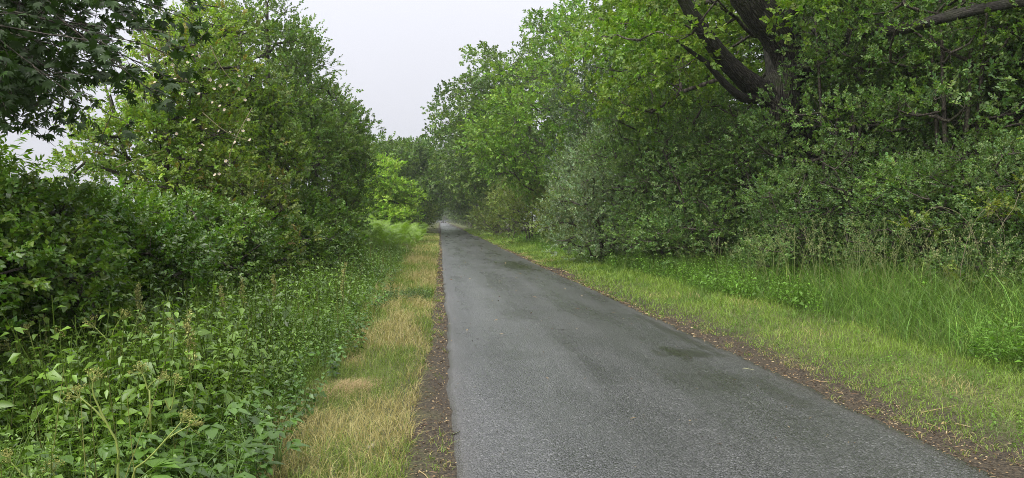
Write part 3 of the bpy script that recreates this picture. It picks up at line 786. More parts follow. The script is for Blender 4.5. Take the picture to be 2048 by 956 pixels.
def rose_tree():
    Y = 13.6; base = (xat(320, Y), Y)
    root = tree('wild_rose', 'wild rose dotted with pale pink white flowers on the left', 'shrub', base,
         [(.1, 0, 2.6, 1.7, 1.5, 1.3), (.35, 0, 4.0, 1.2, 1.1, 1.3), (-.6, 0, 3.4, 1.1, 1.0, .9), (.7, -.2, 4.6, .8, .8, .9)], 112, .42, 46, SP_HAW, (.10, .18, .034), (.145, .235, .05), trunk_r=.06, seed=45, stems=5, shell=.4, up=.3, s=1.05,
         tipcol=(.16, .15, .04), tipamt=.04, wood=M_TWIG, reject=lambda p: project(p)[0][0] < 210 and project(p)[1][0] < 230)
    rng = np.random.default_rng(9)
    B = np.array(root.location)
    V, F, C = [[0, 0, 0]], [], [[.75, .6, .25]]
    for k in range(5):
        a = 2 * math.pi * k / 5; n0 = len(V)
        for da, r, z in ((-.5, .6, .1), (-.42, 1.0, .28), (0, .88, .3), (.42, 1.0, .28), (.5, .6, .1)):
            V.append([math.cos(a + da) * r, math.sin(a + da) * r, z]); C.append([.62, .54, .54])
        F += [[0, n0 + i, n0 + i + 1] for i in range(4)]
    V = np.array(V) * .03
    fm = MB(); fm.add(V, F, np.array(C)); me = fm.mesh('flower', M_PETAL)
    spots = [(478, 152), (477, 178), (455, 170), (440, 172), (428, 178), (398, 112), (345, 130), (372, 158), (385, 165), (350, 158), (365, 188), (388, 240), (440, 212), (449, 220), (412, 258), (353, 268), (438, 262), (460, 264), (497, 240), (486, 262), (460, 330), (438, 348), (452, 322), (500, 280), (398, 188), (330, 115), (352, 108), (375, 125), (420, 160), (405, 290), (490, 200), (400, 300), (310, 165), (470, 285), (345, 150), (385, 110), (430, 350), (425, 205), (368, 235), (335, 210)]
    for pix in ([(405, 225), (450, 262), (500, 283)], [(505, 215), (470, 280), (455, 330)], [(285, 60), (300, 95), (318, 140)], [(312, 55), (322, 100), (335, 150)], [(338, 62), (340, 105), (352, 150)], [(232, 335), (275, 318), (330, 300)], [(420, 90), (440, 130), (470, 170)]):
        m = MB(); q = smooth_path([at(a, Y - 1.3, b) - B for a, b in pix], 9)
        tube(m, q, np.linspace(.009, .004, 9), 5, (.2, .18, .11)); m.build('stem', M_STRAW, root, smooth=True)
    for px, py in spots:
        p = at(px, Y - 1.35 + rng.uniform(-.15, .25), py) - B
        o = bpy.data.objects.new('flower', me); COL.objects.link(o); o.parent = root
        o.location = p; o.scale = [rng.uniform(.8, 1.15)] * 3
        o.rotation_euler = (math.radians(rng.uniform(35, 85)), 0, math.radians(rng.uniform(-40, 60)))
rose_tree()

tree('hawthorn_bush', 'brownish olive hawthorn bush topping the left hedge', 'shrub', (xat(492, 13.2), 13.2),
     [(0, 0, 1.5, .95, .9, 1.0), (.2, .1, .8, 1.0, .9, .7)], 48, .36, 44, SP_HAW, (.078, .122, .035), (.10, .152, .045), trunk_r=.05, seed=46, stems=4, shell=.4, tipcol=(.13, .115, .045), tipamt=.07, wood=M_TWIG)
tree('hedge_bush', 'mid green bush at the end of the hedge under the alders', 'shrub', (xat(590, 17.5), 17.5),
     [(0, 0, 1.0, 1.2, 1.2, 1.0), (.5, .4, .7, 1.0, 1.0, .7)], 46, .45, 40, SP_HAW, (.05, .105, .026), (.08, .15, .036), trunk_r=.05, seed=47, stems=4, shell=.4, s=1.4, wood=M_TWIG)
# the near hedge, bush by bush
h1 = tree('hedge_bush', 'dark glossy bramble bush at the left picture edge of the hedge', 'shrub', (-4.15, 6.5),
     [(0, 0, .85, 1.15, 1.35, .85), (.1, 0, 1.25, .9, 1.1, .45)], 95, .33, 44, SP_BRAMBLE, BRM1, BRM2, trunk_r=.04, seed=51, stems=5, shell=.55, mat=M_GLOSSY, wood=M_TWIG, up=.15, group='bushes of the left hedge')
h2 = tree('hedge_bush', 'rounded hedge bush with light green top behind the dock spires', 'shrub', (-4.1, 8.9),
     [(0, 0, .85, 1.15, 1.4, .8), (-.1, 0, 1.2, .9, 1.1, .45)], 95, .34, 44, SP_BRAMBLE, (.048, .11, .022), (.09, .175, .03), trunk_r=.04, seed=52, stems=5, shell=.55, mat=M_GLOSSY, wood=M_TWIG, up=.2, group='bushes of the left hedge')
clone(h1, (-3.95, 11.2, .12), 2.4, (1, 1, 1.0), 'hedge bush halfway along, left of the brownish hawthorn')
clone(h2, (-3.8, 13.5, .12), 3.6, (.95, .95, .92), 'hedge bush in front of the olive hawthorn tree')
clone(h2, (-4.3, 4.3, .12), 1.0, 1.0, 'hedge bush beside the camera beyond the left frame edge')
clone(h1, (-3.5, 15.8, .12), 5.0, (.9, .9, .85), 'lowest hedge bush before the alders')
clone(h2, (-6.4, 10.5, .12), 5.2, (1.2, 1.2, 1.05), 'sunlit hedge bush below the wild rose')
tree('elder_bush', 'light green elder rising above the hedge at the left edge', 'shrub', (-5.6, 7.6),
     [(0, 0, 1.95, 1.1, 1.1, .6), (-.5, -.2, 1.3, 1.2, 1.2, .9)], 52, .38, 36, SP_ASH, (.085, .18, .024), (.125, .235, .034), trunk_r=.05, seed=53, stems=4, shell=.4, s=1.15, wood=M_TWIG, reject=lambda p: project(p)[0][0] > 120 and project(p)[1][0] < 395)
tree('ash_sapling', 'dark ash sapling with small drooping leaves under the maple boughs', 'tree', (-5.9, 6.9),
     [(.6, 0, 2.95, 1.3, 1.0, .55), (1.7, .1, 3.0, .7, .6, .45), (1.2, 0, 2.6, .8, .6, .3)], 60, .30, 26, SP_ASH, (.04, .075, .022), (.06, .105, .028), trunk_r=.05, seed=54, shell=.2, up=-.2, droop=.35, wood=M_TWIG, reject=lambda p: (project(p)[0][0] > 215) or (project(p)[0][0] > 70 and project(p)[1][0] > 305))

# light green young tree behind the fern bank, the trees beyond
tree('young_tree', 'bright lime green young tree behind the fern bank', 'tree', (xat(762, 45), 45.0),
     [(-.3, 0, 2.7, 2.7, 2.2, 1.5), (-.1, 0, 4.1, 1.8, 1.6, 1.4), (.7, -.4, 2.0, 2.0, 1.6, .9)], 115, .62, 40, SP_BEECH, LIM1, LIM2, trunk_r=.11, seed=61, shell=.45, up=.1, flat=.45, s=.95)
farL = tree('roadside_tree', 'mid green tree behind the lime green young tree', 'tree', (-5.6, 62.0),
     [(0, 0, 6.2, 3.2, 3.2, 2.8), (.5, 0, 3.6, 3.4, 3.2, 2.4)], 95, 1.05, 38, SP_FAR, OAKD1, OAKD2, trunk_r=.25, seed=62, shell=.5, s=.8)
farL2 = tree('roadside_tree', 'dark green tree overhanging the lane from the left', 'tree', (-4.6, 72.0),
     [(.6, 0, 5.2, 3.6, 3.4, 3.4), (1.6, 0, 7.6, 2.6, 2.6, 2.0), (1.4, 0, 3.2, 2.6, 2.6, 2.2)], 105, 1.05, 36, SP_FAR, (.06, .118, .034), (.085, .152, .042), trunk_r=.28, seed=63, shell=.5, s=.8)
for x_, y_, r_, s_, lb in [(8.4, 76, .3, .95, 'tall oak just beyond the leaning dark oak'), (8.2, 94, -.3, .95, 'oak closing the canopy over the far lane'), (8.0, 116, .2, .9, 'oak deep in the tree tunnel on the right')]:
    clone(oakB, (x_, y_, .1), r_, s_, lb, 'oaks over the far lane')
# trees lining the lane out to its end
rngt = np.random.default_rng(5)
for k, y in enumerate([84, 98, 114, 132, 152, 176, 204, 236, 272, 312]):
    for side in (-1, 1):
        src = [farL, farL2][(k + (side > 0)) % 2]
        x = (-4.9 if side < 0 else 8.2) + rngt.uniform(-.5, .5)
        s = rngt.uniform(1.0, 1.25) * (1.0 if side < 0 else 1.15)
        clone(src, (x, y + rngt.uniform(-4, 4), .1), (0 if side < 0 else math.pi) + rngt.uniform(-.5, .5), (s * 1.15, s * 1.15, s), 'distant tree lining the lane inside the green tunnel', 'distant trees along the lane')
for k, y in enumerate([78, 92, 108, 126, 148, 175, 205, 240, 280]):
    for side in (-1, 1):
        s = rngt.uniform(.9, 1.3)
        clone(bushR, ((-3.2 if side < 0 else 6.4) + rngt.uniform(-.4, .4), y, .1), rngt.uniform(0, 6), (s * 1.2, s * 1.2, s * 1.3), 'distant bush at the foot of the tree tunnel', 'distant bushes along the lane')
for x_ in np.arange(-8, 13, 2.2):
    clone(bushR, (x_, 379 + rngt.uniform(-1, 1), 0), rngt.uniform(0, 6), rngt.uniform(1.4, 1.9), 'hazy bush closing the far end of the lane', 'bushes at the far end of the lane')
for k, (x, y, s) in enumerate([(-3.6, 352, 1.3), (-9, 350, 1.4), (9, 352, 1.5), (2.0, 396, 1.6), (6.5, 402, 1.5), (-4, 404, 1.5), (-30, 300, 1.3), (-48, 330, 1.4), (-70, 310, 1.3), (-95, 330, 1.4), (-22, 200, 1.0)]):
    clone(farL, (x, y, 0), k, s, 'far tree at the end of the view', 'far trees at the end of the view')

# ------------------------------------------------------------------ maple boughs overhanging the top left
def maple():
    rng = np.random.default_rng(17)
    base = np.array([-6.6, 5.6, float(gz(-6.6, 5.6)) - .05])
    root = thing('maple_tree', 'dark maple with large lobed leaves hanging in the top left corner', 'tree', base)
    mw = MB()
    trunk = smooth_path([base + [0, 0, -.1], base + [.1, 0, 1.6], base + [.2, .1, 3.4], base + [.1, .2, 6.0]], 14)
    tube(mw, trunk, np.linspace(.2, .08, 14), 10, (.1, .08, .06), .03, rng)
    tips = [(405, 10, 6.6), (330, 150, 6.2), (222, 232, 5.8), (130, 215, 5.6), (265, 60, 5.6), (110, 90, 5.3), (40, 180, 6.0), (310, 60, 7.0), (170, 25, 6.4), (215, 150, 6.4), (60, 20, 5.8), (300, -40, 5.9), (30, 60, 6.6), (150, 120, 7.0), (90, 150, 5.2), (240, 110, 6.9), (180, 80, 5.0), (20, 120, 5.0), (360, 25, 5.9), (230, 0, 7.2)]
    tips += [(rng.uniform(-40, 330), rng.uniform(-40, 175), rng.uniform(5.0, 7.6)) for _ in range(27)]
    tips += [(rng.uniform(-40, 150), rng.uniform(150, 260), rng.uniform(5.2, 7.0)) for _ in range(8)]
    lp, ld = [], []
    for (px, py, Y) in tips:
        tip = at(px, Y, py); s = trunk[6 + rng.integers(0, 6)]
        mid = s * .45 + tip * .55 + np.array([0, 0, .45])
        q = smooth_path([s, mid, tip], 14)
        tube(mw, q, np.linspace(.022, .003, 14), 4, (.1, .08, .06), cap=False)
        for i in range(8, 14):
            for k in range(2):
                d = norm(rng.normal(0, 1, 3) * [1, 1, .35] + (tip - s) * .35 + [0, 0, -.1])
                ln = rng.uniform(.15, .38); e = q[i] + d * ln + np.array([0, 0, -.06])
                tube(mw, [q[i], (q[i] + e) / 2 + [0, 0, .02], e], [.004, .003, .002], 3, (.12, .1, .06), cap=False)
                for j in range(rng.integers(5, 9)):
                    b = q[i] + (e - q[i]) * rng.uniform(.35, 1.0)
                    dd = norm(d * .6 + rng.normal(0, .6, 3) + [0, 0, -.55])
                    lp.append(b + dd * rng.uniform(.03, .08)); ld.append(dd)
    lp, ld = np.array(lp), np.array(ld)
    px, py, dep = project(lp)
    bad = ((px > 225) & (px < 345) & (py > 55) & (py < 130) & (rng.random(len(px)) < .8)) | ((px > 110) & (px < 230) & (py > 165) & (py < 215) & (rng.random(len(px)) < .7)) | (py > 275) | (px > 425)
    lp, ld, px, py, dep = lp[~bad], ld[~bad], px[~bad], py[~bad], dep[~bad]
    # lobed leaf: stalk at the origin, tip along +y
    pol = [(0.0, .12), (8, .62), (22, .66), (30, .30), (40, .62), (50, .95), (58, .66), (68, .34), (80, .62), (90, 1.05)]
    pts = [(math.radians(a - 0), r) for a, r in pol]
    right = [(math.cos(a) * r * .95, .30 + math.sin(a) * r * .70) for a, r in pts]
    low = [(.08, .02), (.34, .06), (.42, .20)]
    outl = [(0, .0)] + low + right[1:] + [(-x, y) for x, y in reversed(right[1:-1])] + [(-x, y) for x, y in reversed(low)]
    V = np.array([[x, y, .10 * abs(x) - .18 * y * y] for x, y in outl] + [[0, .33, -.02]])
    n = len(outl); F = np.array([[i, (i + 1) % n, n] for i in range(n)])
    Tm = (V, F, np.ones((len(V), 3)))
    up = norm(np.array([0, 0, 1.0]) + rng.normal(0, .45, (len(ld), 3)))
    R = frames(ld, up, rng.normal(0, .4, len(ld)))
    sz = rng.uniform(.052, .092, len(ld))
    inside = (px > -20) & (py > -20) & (px < 450)
    big = np.argsort(-(sz / dep) * inside)[:300]
    sel = np.zeros(len(ld), bool); sel[big] = True
    from mathutils import Matrix
    meshes = []
    for k in range(6):
        m = MB(); c = np.array([.045, .095, .018]) * (0.7 + .14 * k)
        vv = V.copy(); vv[:, 2] += rng.normal(0, .03, len(vv)) ; vv[:, 0] *= rng.uniform(.9, 1.1)
        m.add(vv, F, c); meshes.append(m.mesh('leaf', M_MAPLE))
    for i in big:
        o = bpy.data.objects.new('leaf', meshes[rng.integers(0, 6)]); COL.objects.link(o); o.parent = root
        M = Matrix([list(R[i][r] * sz[i]) + [lp[i][r] - base[r]] for r in range(3)] + [[0, 0, 0, 1]])
        o.matrix_local = M
    mc = MB(); r_ = ~sel
    mc.scatter(Tm, lp[r_], R[r_], sz[r_], np.array([.045, .095, .018]) * np.exp(rng.normal(0, .25, (r_.sum(), 1))))
    c = mc.build('crown', M_MAPLE, root, loc=base); c['kind'] = 'stuff'
    mw.build('trunk', M_TWIG, root, smooth=True, loc=base)
maple()

# ------------------------------------------------------------------ grass
def blades(mb, x, y, h, w, lean, c0, c1, rng, segs=2, z=None):
    n = len(x)
    if z is None: z = gz(x, y) - .01
    az = rng.uniform(0, 2 * math.pi, n); fa = rng.uniform(0, 2 * math.pi, n)
    dr = np.stack([np.cos(az), np.sin(az), 0 * az], -1); sd = np.stack([np.cos(fa), np.sin(fa), 0 * fa], -1)
    base = np.stack([x, y, z], -1)
    ts = np.linspace(0, 1, segs + 1)
    Vs, Cs = [], []
    for i, t in enumerate(ts):
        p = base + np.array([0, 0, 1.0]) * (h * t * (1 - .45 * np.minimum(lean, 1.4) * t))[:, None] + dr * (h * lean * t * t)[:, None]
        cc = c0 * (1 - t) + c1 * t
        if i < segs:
            ww = (w * (1 - .55 * t))[:, None] * .5
            Vs += [p - sd * ww, p + sd * ww]; Cs += [cc, cc]
        else:
            Vs.append(p); Cs.append(cc)
    V = np.stack(Vs, 1); C = np.stack(Cs, 1); m = V.shape[1]
    F = []
    for i in range(segs - 1):
        a = 2 * i; F += [[a, a + 1, a + 3], [a, a + 3, a + 2]]
    a = 2 * (segs - 1); F.append([a, a + 1, a + 2])
    F = np.array(F)[None] + (np.arange(n) * m)[:, None, None]
    mb.add(V.reshape(-1, 3), F.reshape(-1, 3), C.reshape(-1, 3))

def logy(rng, n, a, b): return a * (b / a) ** rng.random(n)

rg = np.random.default_rng(101)
# left strip: strawy mown grass with green tufts
def left_outer(y): return -1.05 + .35 * (fbm(y * .35, 0 * y, 31) - .5) + .25 * (fbm(y * 1.5, 0 * y, 32) - .5) - .12 * np.clip((y - 5) / 10, -1, 1)
def left_inner(y): return -0.12 - .12 * np.clip((9 - y) / 4.5, 0, 1) + .12 * (fbm(y * .9, 0 * y, 33) - .5) + .11 * (fbm(y * 5, 0 * y, 34) - .5)
n = 58000
y = logy(rg, n, 2.6, 75); t = rg.random(n)
x = left_outer(y) - .25 + (left_inner(y) - left_outer(y) + .25) * t
straw = .6 * fbm(x * 1.6, y * .8, 41) + .4 * fbm(x * 4.5, y * 2.6, 44); straw = np.clip((straw - .47) * 6 + .2 + .2 * rg.normal(size=n) + .35 * (t - .5), 0, .95)
lod = np.clip(y / 7, 1, 7)
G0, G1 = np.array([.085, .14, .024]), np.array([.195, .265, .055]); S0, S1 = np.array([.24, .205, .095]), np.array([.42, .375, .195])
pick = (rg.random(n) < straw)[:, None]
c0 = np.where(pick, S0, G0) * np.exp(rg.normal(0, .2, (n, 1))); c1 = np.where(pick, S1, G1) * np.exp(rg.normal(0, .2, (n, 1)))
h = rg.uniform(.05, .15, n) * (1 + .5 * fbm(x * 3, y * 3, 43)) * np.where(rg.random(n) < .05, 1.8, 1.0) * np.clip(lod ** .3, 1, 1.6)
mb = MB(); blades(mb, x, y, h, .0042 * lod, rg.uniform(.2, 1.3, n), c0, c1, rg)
tag(mb.build('straw_grass', M_GRASS), 'strawy mown grass strip along the left edge of the lane', 'grass', kind='stuff')
# right strip: short yellow-green grass
def right_inner(y): return 3.86 + .55 * (fbm(y * .5, 0 * y, 35) - .5) + .45 * (fbm(y * 2.2, 0 * y, 36) - .5) + .25 * (fbm(y * 7, 0 * y, 37) - .5) - np.clip((y - 7) / 14, 0, .28)
def right_outer(y): return 5.65 + .6 * (fbm(y * .4, 0 * y, 38) - .5) - np.clip((y - 14) / 20, 0, .6)
n = 72000
y = logy(rg, n, 3.0, 110); t = rg.random(n)
x = right_inner(y) + (right_outer(y) + .4 - right_inner(y)) * t
lod = np.clip(y / 7, 1, 8)
straw = np.clip((fbm(x * 1.3, y * .7, 45) - .64) * 2.5 + .55 * np.clip(.18 - t, 0, .18) / .18 + .1 * rg.normal(size=n), 0, .9)
pick = (rg.random(n) < straw)[:, None]
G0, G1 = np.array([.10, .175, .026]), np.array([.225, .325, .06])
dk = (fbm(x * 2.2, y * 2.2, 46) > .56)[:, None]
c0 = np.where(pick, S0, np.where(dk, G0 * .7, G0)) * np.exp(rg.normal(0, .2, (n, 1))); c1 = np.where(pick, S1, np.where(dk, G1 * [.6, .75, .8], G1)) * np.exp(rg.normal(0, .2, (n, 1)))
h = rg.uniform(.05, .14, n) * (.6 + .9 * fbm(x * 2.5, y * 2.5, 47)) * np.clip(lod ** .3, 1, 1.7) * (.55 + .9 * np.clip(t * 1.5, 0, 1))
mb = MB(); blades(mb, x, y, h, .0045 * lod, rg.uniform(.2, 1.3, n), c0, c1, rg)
n = 2600   # tufts straying into the soil and up to the asphalt
yc = logy(rg, 130, 3.0, 50); lf = rg.random(130) < .4
xc = np.where(lf, edge_l(yc) - .02 - rg.random(130) * .15, edge_r(yc) + .02 + rg.random(130) * .45)
x = np.repeat(xc, 20) + rg.normal(0, .035, n); y = np.repeat(yc, 20) + rg.normal(0, .05, n)
q = (x < edge_l(y) - .01) | (x > edge_r(y) + .01); x, y = x[q], y[q]; n = len(x)
pk = (rg.random(n) < .35)[:, None]
blades(mb, x, y, rg.uniform(.03, .10, n), .0045 * np.clip(y / 7, 1, 8), rg.uniform(.3, 1.5, n), np.where(pk, S0, G0), np.where(pk, S1, G1), rg)
tag(mb.build('short_grass', M_GRASS), 'short yellowish green grass between the right soil edge and the long grass', 'grass', kind='stuff')
# right: long lush grass
n = 37000
y = logy(rg, n, 3.5, 60); x = rg.uniform(0, 1, n) ** .95 * 2.9 + right_outer(y)
lod = np.clip(y / 8, 1, 5)
t = (x - right_outer(y)) / 3.2
h = (.38 + .62 * np.clip(t * 1.7, 0, 1)) * rg.uniform(.55, 1.25, n) * (.65 + .7 * fbm(x * 1.3, y * 1.3, 51))
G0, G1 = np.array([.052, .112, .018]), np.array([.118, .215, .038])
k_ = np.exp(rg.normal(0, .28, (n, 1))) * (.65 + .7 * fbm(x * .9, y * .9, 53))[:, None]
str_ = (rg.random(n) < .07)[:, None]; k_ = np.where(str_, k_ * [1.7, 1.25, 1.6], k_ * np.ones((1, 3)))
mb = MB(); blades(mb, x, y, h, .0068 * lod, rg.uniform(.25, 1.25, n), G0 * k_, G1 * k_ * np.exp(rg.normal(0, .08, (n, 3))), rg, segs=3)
tag(mb.build('long_grass', M_GRASS), 'lush long arching grass in front of the right shrubs', 'grass', kind='stuff')
# left: long grass among the herbs
n = 33000
y = logy(rg, n, 3.0, 45); x = left_outer(y) - .1 - rg.random(n) ** 1.2 * 2.3
q = (y < 33) | (x > -1.5); x, y = x[q], y[q]; n = len(x)
lod = np.clip(y / 7, 1, 5)
t = np.clip((left_outer(y) - x) / 1.5, 0, 1)
h = (.16 + .36 * t) * rg.uniform(.5, 1.3, n) * (.6 + .8 * fbm(x * 1.5, y * 1.5, 72)) * np.where(rg.random(n) < .04, 1.7, 1)
k_ = np.exp(rg.normal(0, .22, (n, 1)))
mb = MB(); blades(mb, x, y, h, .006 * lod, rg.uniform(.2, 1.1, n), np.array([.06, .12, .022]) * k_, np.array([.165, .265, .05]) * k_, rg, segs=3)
tag(mb.build('verge_grass', M_GRASS), 'green grass growing through the herbs on the left verge', 'grass', kind='stuff')

# ------------------------------------------------------------------ herbs
def herb(rng, height, levels, L, Wd, leaf=leaf6, droop=.35, bushy=2):
    """upright stem with pairs of leaves, each pair turned by a quarter"""
    Vs, Fs, Cs, k = [], [], [], 0
    bend = rng.normal(0, .06, 2)
    def pt(t): return np.array([bend[0] * t * t, bend[1] * t * t, 1.0 * t]) * height
    m = MB(); tube(m, [pt(0), pt(.5), pt(1)], [.004, .003, .0015], 3, (.9, .8, .8), cap=False)
    V, F, C = m.V[0].astype(float), m.F[0], m.C[0].astype(float)
    Vs.append(V); Fs.append(F); Cs.append(C); k = len(V)
    for i in range(levels):
        t = .25 + .75 * (i + .5) / levels
        s = (1.0 - .6 * max(0, t - .55) / .45) * rng.uniform(.8, 1.15)
        for q in range(bushy):
            a = (i % 2) * math.pi / 2 + q * 2 * math.pi / bushy + rng.normal(0, .3)
            v, f = leaf(L * s, Wd * s, rng.uniform(.05, .25), rng.uniform(.1, .4))
            d = np.array([[math.cos(a), math.sin(a), rng.normal(.15, .25) - droop * .5]])
            R = frames(d, np.array([0, 0, 1.0]), rng.normal(0, .25, 1))[0]
            v = v @ R.T + pt(t) + d[0] * .012
            c = 1 + rng.normal(0, .15)
            Vs.append(v); Fs.append(f + k); Cs.append(np.tile([c, c, c], (len(v), 1))); k += len(v)
    return np.concatenate(Vs), np.concatenate(Fs), np.concatenate(Cs)

def scatter_herbs(mb, temps, x, y, s, tint, rng, tilt=.18):
    N = len(x); z = gz(x, y) - .02
    upv = norm(np.array([0, 0, 1.0]) + rng.normal(0, tilt, (N, 3)))
    a = rng.uniform(0, 2 * math.pi, N); ref = np.stack([np.cos(a), np.sin(a), 0 * a], -1)
    X = norm(np.cross(ref, upv)); Yv = np.cross(upv, X); R = np.stack([X, Yv, upv], -1)
    tk = rng.integers(0, len(temps), N); pos = np.stack([x, y, z], -1)
    for t in range(len(temps)):
        q = tk == t; mb.scatter(temps[t], pos[q], R[q], s[q], tint[q])

rh = np.random.default_rng(202)
NETTLE = [herb(rh, .62, 5, rh.uniform(.065, .10), rh.uniform(.035, .055), leaf4, rh.uniform(.2, .7)) for _ in range(10)]
CLEAVER = [herb(rh, .55, 8, .05, .016, leaf2, .1, 5) for _ in range(4)]
DEADN = [herb(rh, .36, 5, .07, .055, leaf4, .2, 2) for _ in range(5)]
n = 4100
y = logy(rh, n, 2.7, 33); x = left_outer(y) - .15 - rh.random(n) ** .85 * 2.3
keep = (fbm(x * 1.2, y * 1.0, 71) > .36) | (rh.random(n) < .3); x, y = x[keep], y[keep]; n = len(x)
t = np.clip((left_outer(y) - x) / .8, 0, 1) - .35 * np.clip((left_outer(y) - x - 1.0) / 1.2, 0, 1)
s = (.46 + .66 * t) * rh.uniform(.6, 1.3, n) * (.3 + 1.4 * fbm(x * 1.1 + 5, y * 1.1, 64)) * np.clip(1 - (y - 14) / 60, .7, 1)
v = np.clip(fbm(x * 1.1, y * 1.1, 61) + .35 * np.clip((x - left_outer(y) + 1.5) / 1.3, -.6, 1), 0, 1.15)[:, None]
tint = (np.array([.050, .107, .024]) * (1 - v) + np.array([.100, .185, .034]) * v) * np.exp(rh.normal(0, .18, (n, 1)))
mb = MB(); scatter_herbs(mb, NETTLE, x, y, s, tint, rh)
n = 2200
y = logy(rh, n, 2.7, 30); x = left_outer(y) + .05 - rh.random(n) * 1.9
keep = (fbm(x * 1.2, y * 1.0, 71) < .47) | (rh.random(n) < .2); x, y = x[keep], y[keep]; n = len(x)
tint = np.array([.10, .19, .04]) * np.exp(rh.normal(0, .2, (n, 1))) * np.ones((1, 3))
scatter_herbs(mb, CLEAVER, x, y, rh.uniform(.5, 1.2, n) * (.5 + .5 * np.clip(left_outer(y) - x, 0, 1)), tint, rh, .35)
n = 1500
y = logy(rh, n, 2.7, 20); x = left_outer(y) + .1 - rh.random(n) * 2.2
tint = np.array([.055, .12, .028]) * np.exp(rh.normal(0, .25, (n, 1))) * np.ones((1, 3))
scatter_herbs(mb, DEADN, x, y, rh.uniform(.5, 1.1, n), tint, rh, .25)
n = 260
x = rh.uniform(-1.1, -.2, n); y = 13.6 + .5 * (x + .6) + rh.normal(0, .45, n)
scatter_herbs(mb, DEADN, x, y, rh.uniform(.35, .7, n), np.array([.05, .10, .026]) * np.exp(rh.normal(0, .2, (n, 1))) * np.ones((1, 3)), rh, .3)
n = 230
y = logy(rh, n, 2.8, 22); x = left_outer(y) - .2 - rh.random(n) * 2.1; z = gz(x, y)
for i in range(n):
    hh = rh.uniform(.35, .95); a = rh.uniform(0, 6.28); l = rh.uniform(.05, .35)
    p0 = np.array([x[i], y[i], z[i] - .02]); p1 = p0 + [math.cos(a) * l * hh, math.sin(a) * l * hh, hh]
    tube(mb, [p0, (p0 + p1) / 2 + [rh.normal(0, .02), rh.normal(0, .02), .02], p1], np.array([.003, .0025, .0015]) * max(1, y[i] / 7), 3, np.array([.12, .14, .05]) * rh.uniform(.5, 1.3), cap=False)
tag(mb.build('undergrowth', M_GLOSSY), 'leafy nettles and cleavers massed on the left verge', 'undergrowth', kind='stuff')
# right herbs
n = 3300
y = logy(rh, n, 4.0, 50); x = right_outer(y) - .15 + rh.random(n) ** 1.3 * 2.9
q = fbm(x * .8, y * .5, 63) > .42
x, y = x[q], y[q]; n = len(x)
tint = np.array([.085, .185, .034]) * np.exp(rh.normal(0, .25, (n, 1))) * np.ones((1, 3))
mb = MB(); scatter_herbs(mb, NETTLE + DEADN + CLEAVER, x, y, rh.uniform(.55, 1.2, n), tint, rh, .2)
n = 700
y = logy(rh, n, 3.8, 40); x = right_inner(y) + .2 + rh.random(n) * 2.0
tint = np.array([.085, .175, .03]) * np.exp(rh.normal(0, .22, (n, 1))) * np.ones((1, 3))
scatter_herbs(mb, DEADN, x, y, rh.uniform(.2, .45, n), tint, rh, .3)
tag(mb.build('verge_weeds', M_LEAF), 'light green weeds mixed into the grass of the right verge', 'weeds', kind='stuff')

# seeding grass tufts on the right
def seed_tuft(rng, h, n):
    m = MB(); hd = MB()
    for i in range(n):
        a = rng.uniform(0, 6.28); l = rng.uniform(.15, .55) * h; hh = h * rng.uniform(.75, 1.1); r0 = rng.uniform(0, .08)
        b = np.array([math.cos(a) * r0, math.sin(a) * r0, -.03]); tip = b + np.array([math.cos(a) * l, math.sin(a) * l, hh])
        q = smooth_path([b, b * .6 + tip * .4 + [0, 0, hh * .18], tip], 6)
        tube(m, q, np.linspace(.0028, .0015, 6), 3, (.16, .19, .06), cap=False)
        for k in range(14):
            t = rng.uniform(.72, 1.0); j = t * 5; i0 = min(4, int(j)); p = q[i0] + (q[i0 + 1] - q[i0]) * (j - i0)
            d = norm(rng.normal(0, 1, 3) * [1, 1, .5] + [0, 0, .2]) * rng.uniform(.02, .07) * (1.35 - t)
            s = .007; e = p + d
            hd.add([e, e + [s, 0, .4 * s], e + [0, .3 * s, 2.4 * s], e + [-s, .2 * s, .8 * s]], [[0, 1, 2], [0, 2, 3]], np.array([.25, .27, .13]) * rng.uniform(.7, 1.2))
    return m, hd
rs = np.random.default_rng(303)
protos = []
for k in range(3):
    a, b = seed_tuft(rs, 1.15, 13)
    protos.append((a.mesh('stalk', M_STEM), b.mesh('seed_head', M_STRAW)))
TUFTS = [(1500, 470, 13.0), (1545, 450, 12.6), (1590, 455, 12.0), (1640, 448, 11.4), (1680, 440, 11.2), (1720, 445, 10.8), (1770, 455, 10.2), (1820, 450, 9.9), (1875, 448, 9.5), (1930, 470, 9.0), (1985, 480, 8.6), (1700, 480, 10.6), (1790, 490, 9.7), (1440, 478, 14.5), (1380, 490, 16.0)]
TUFTS.sort()
ORD = 'leftmost second third fourth fifth sixth seventh eighth ninth tenth eleventh twelfth thirteenth fourteenth rightmost'.split()
for k, (px, py, Y) in enumerate(TUFTS):
    p = at(px, Y, py); x0 = min(p[0], 8.6)
    r = thing('grass_tuft', ORD[k] + ' tuft of tall pale seeding grass, counting left to right along the right verge', 'grass tuft', (x0, Y, float(gz(x0, Y))), 'seeding grass tufts on the right verge')
    r.rotation_euler = (0, 0, rs.uniform(0, 6.28)); s_ = (p[2] - .1) / 1.15 * rs.uniform(.9, 1.05); r.scale = (s_ * .9, s_ * .9, s_)
    for me, nm in zip(protos[k % 3], ('stalk', 'seed_head')):
        o = bpy.data.objects.new(nm, me); COL.objects.link(o); o.parent = r
        if nm == 'seed_head': o['kind'] = 'stuff'

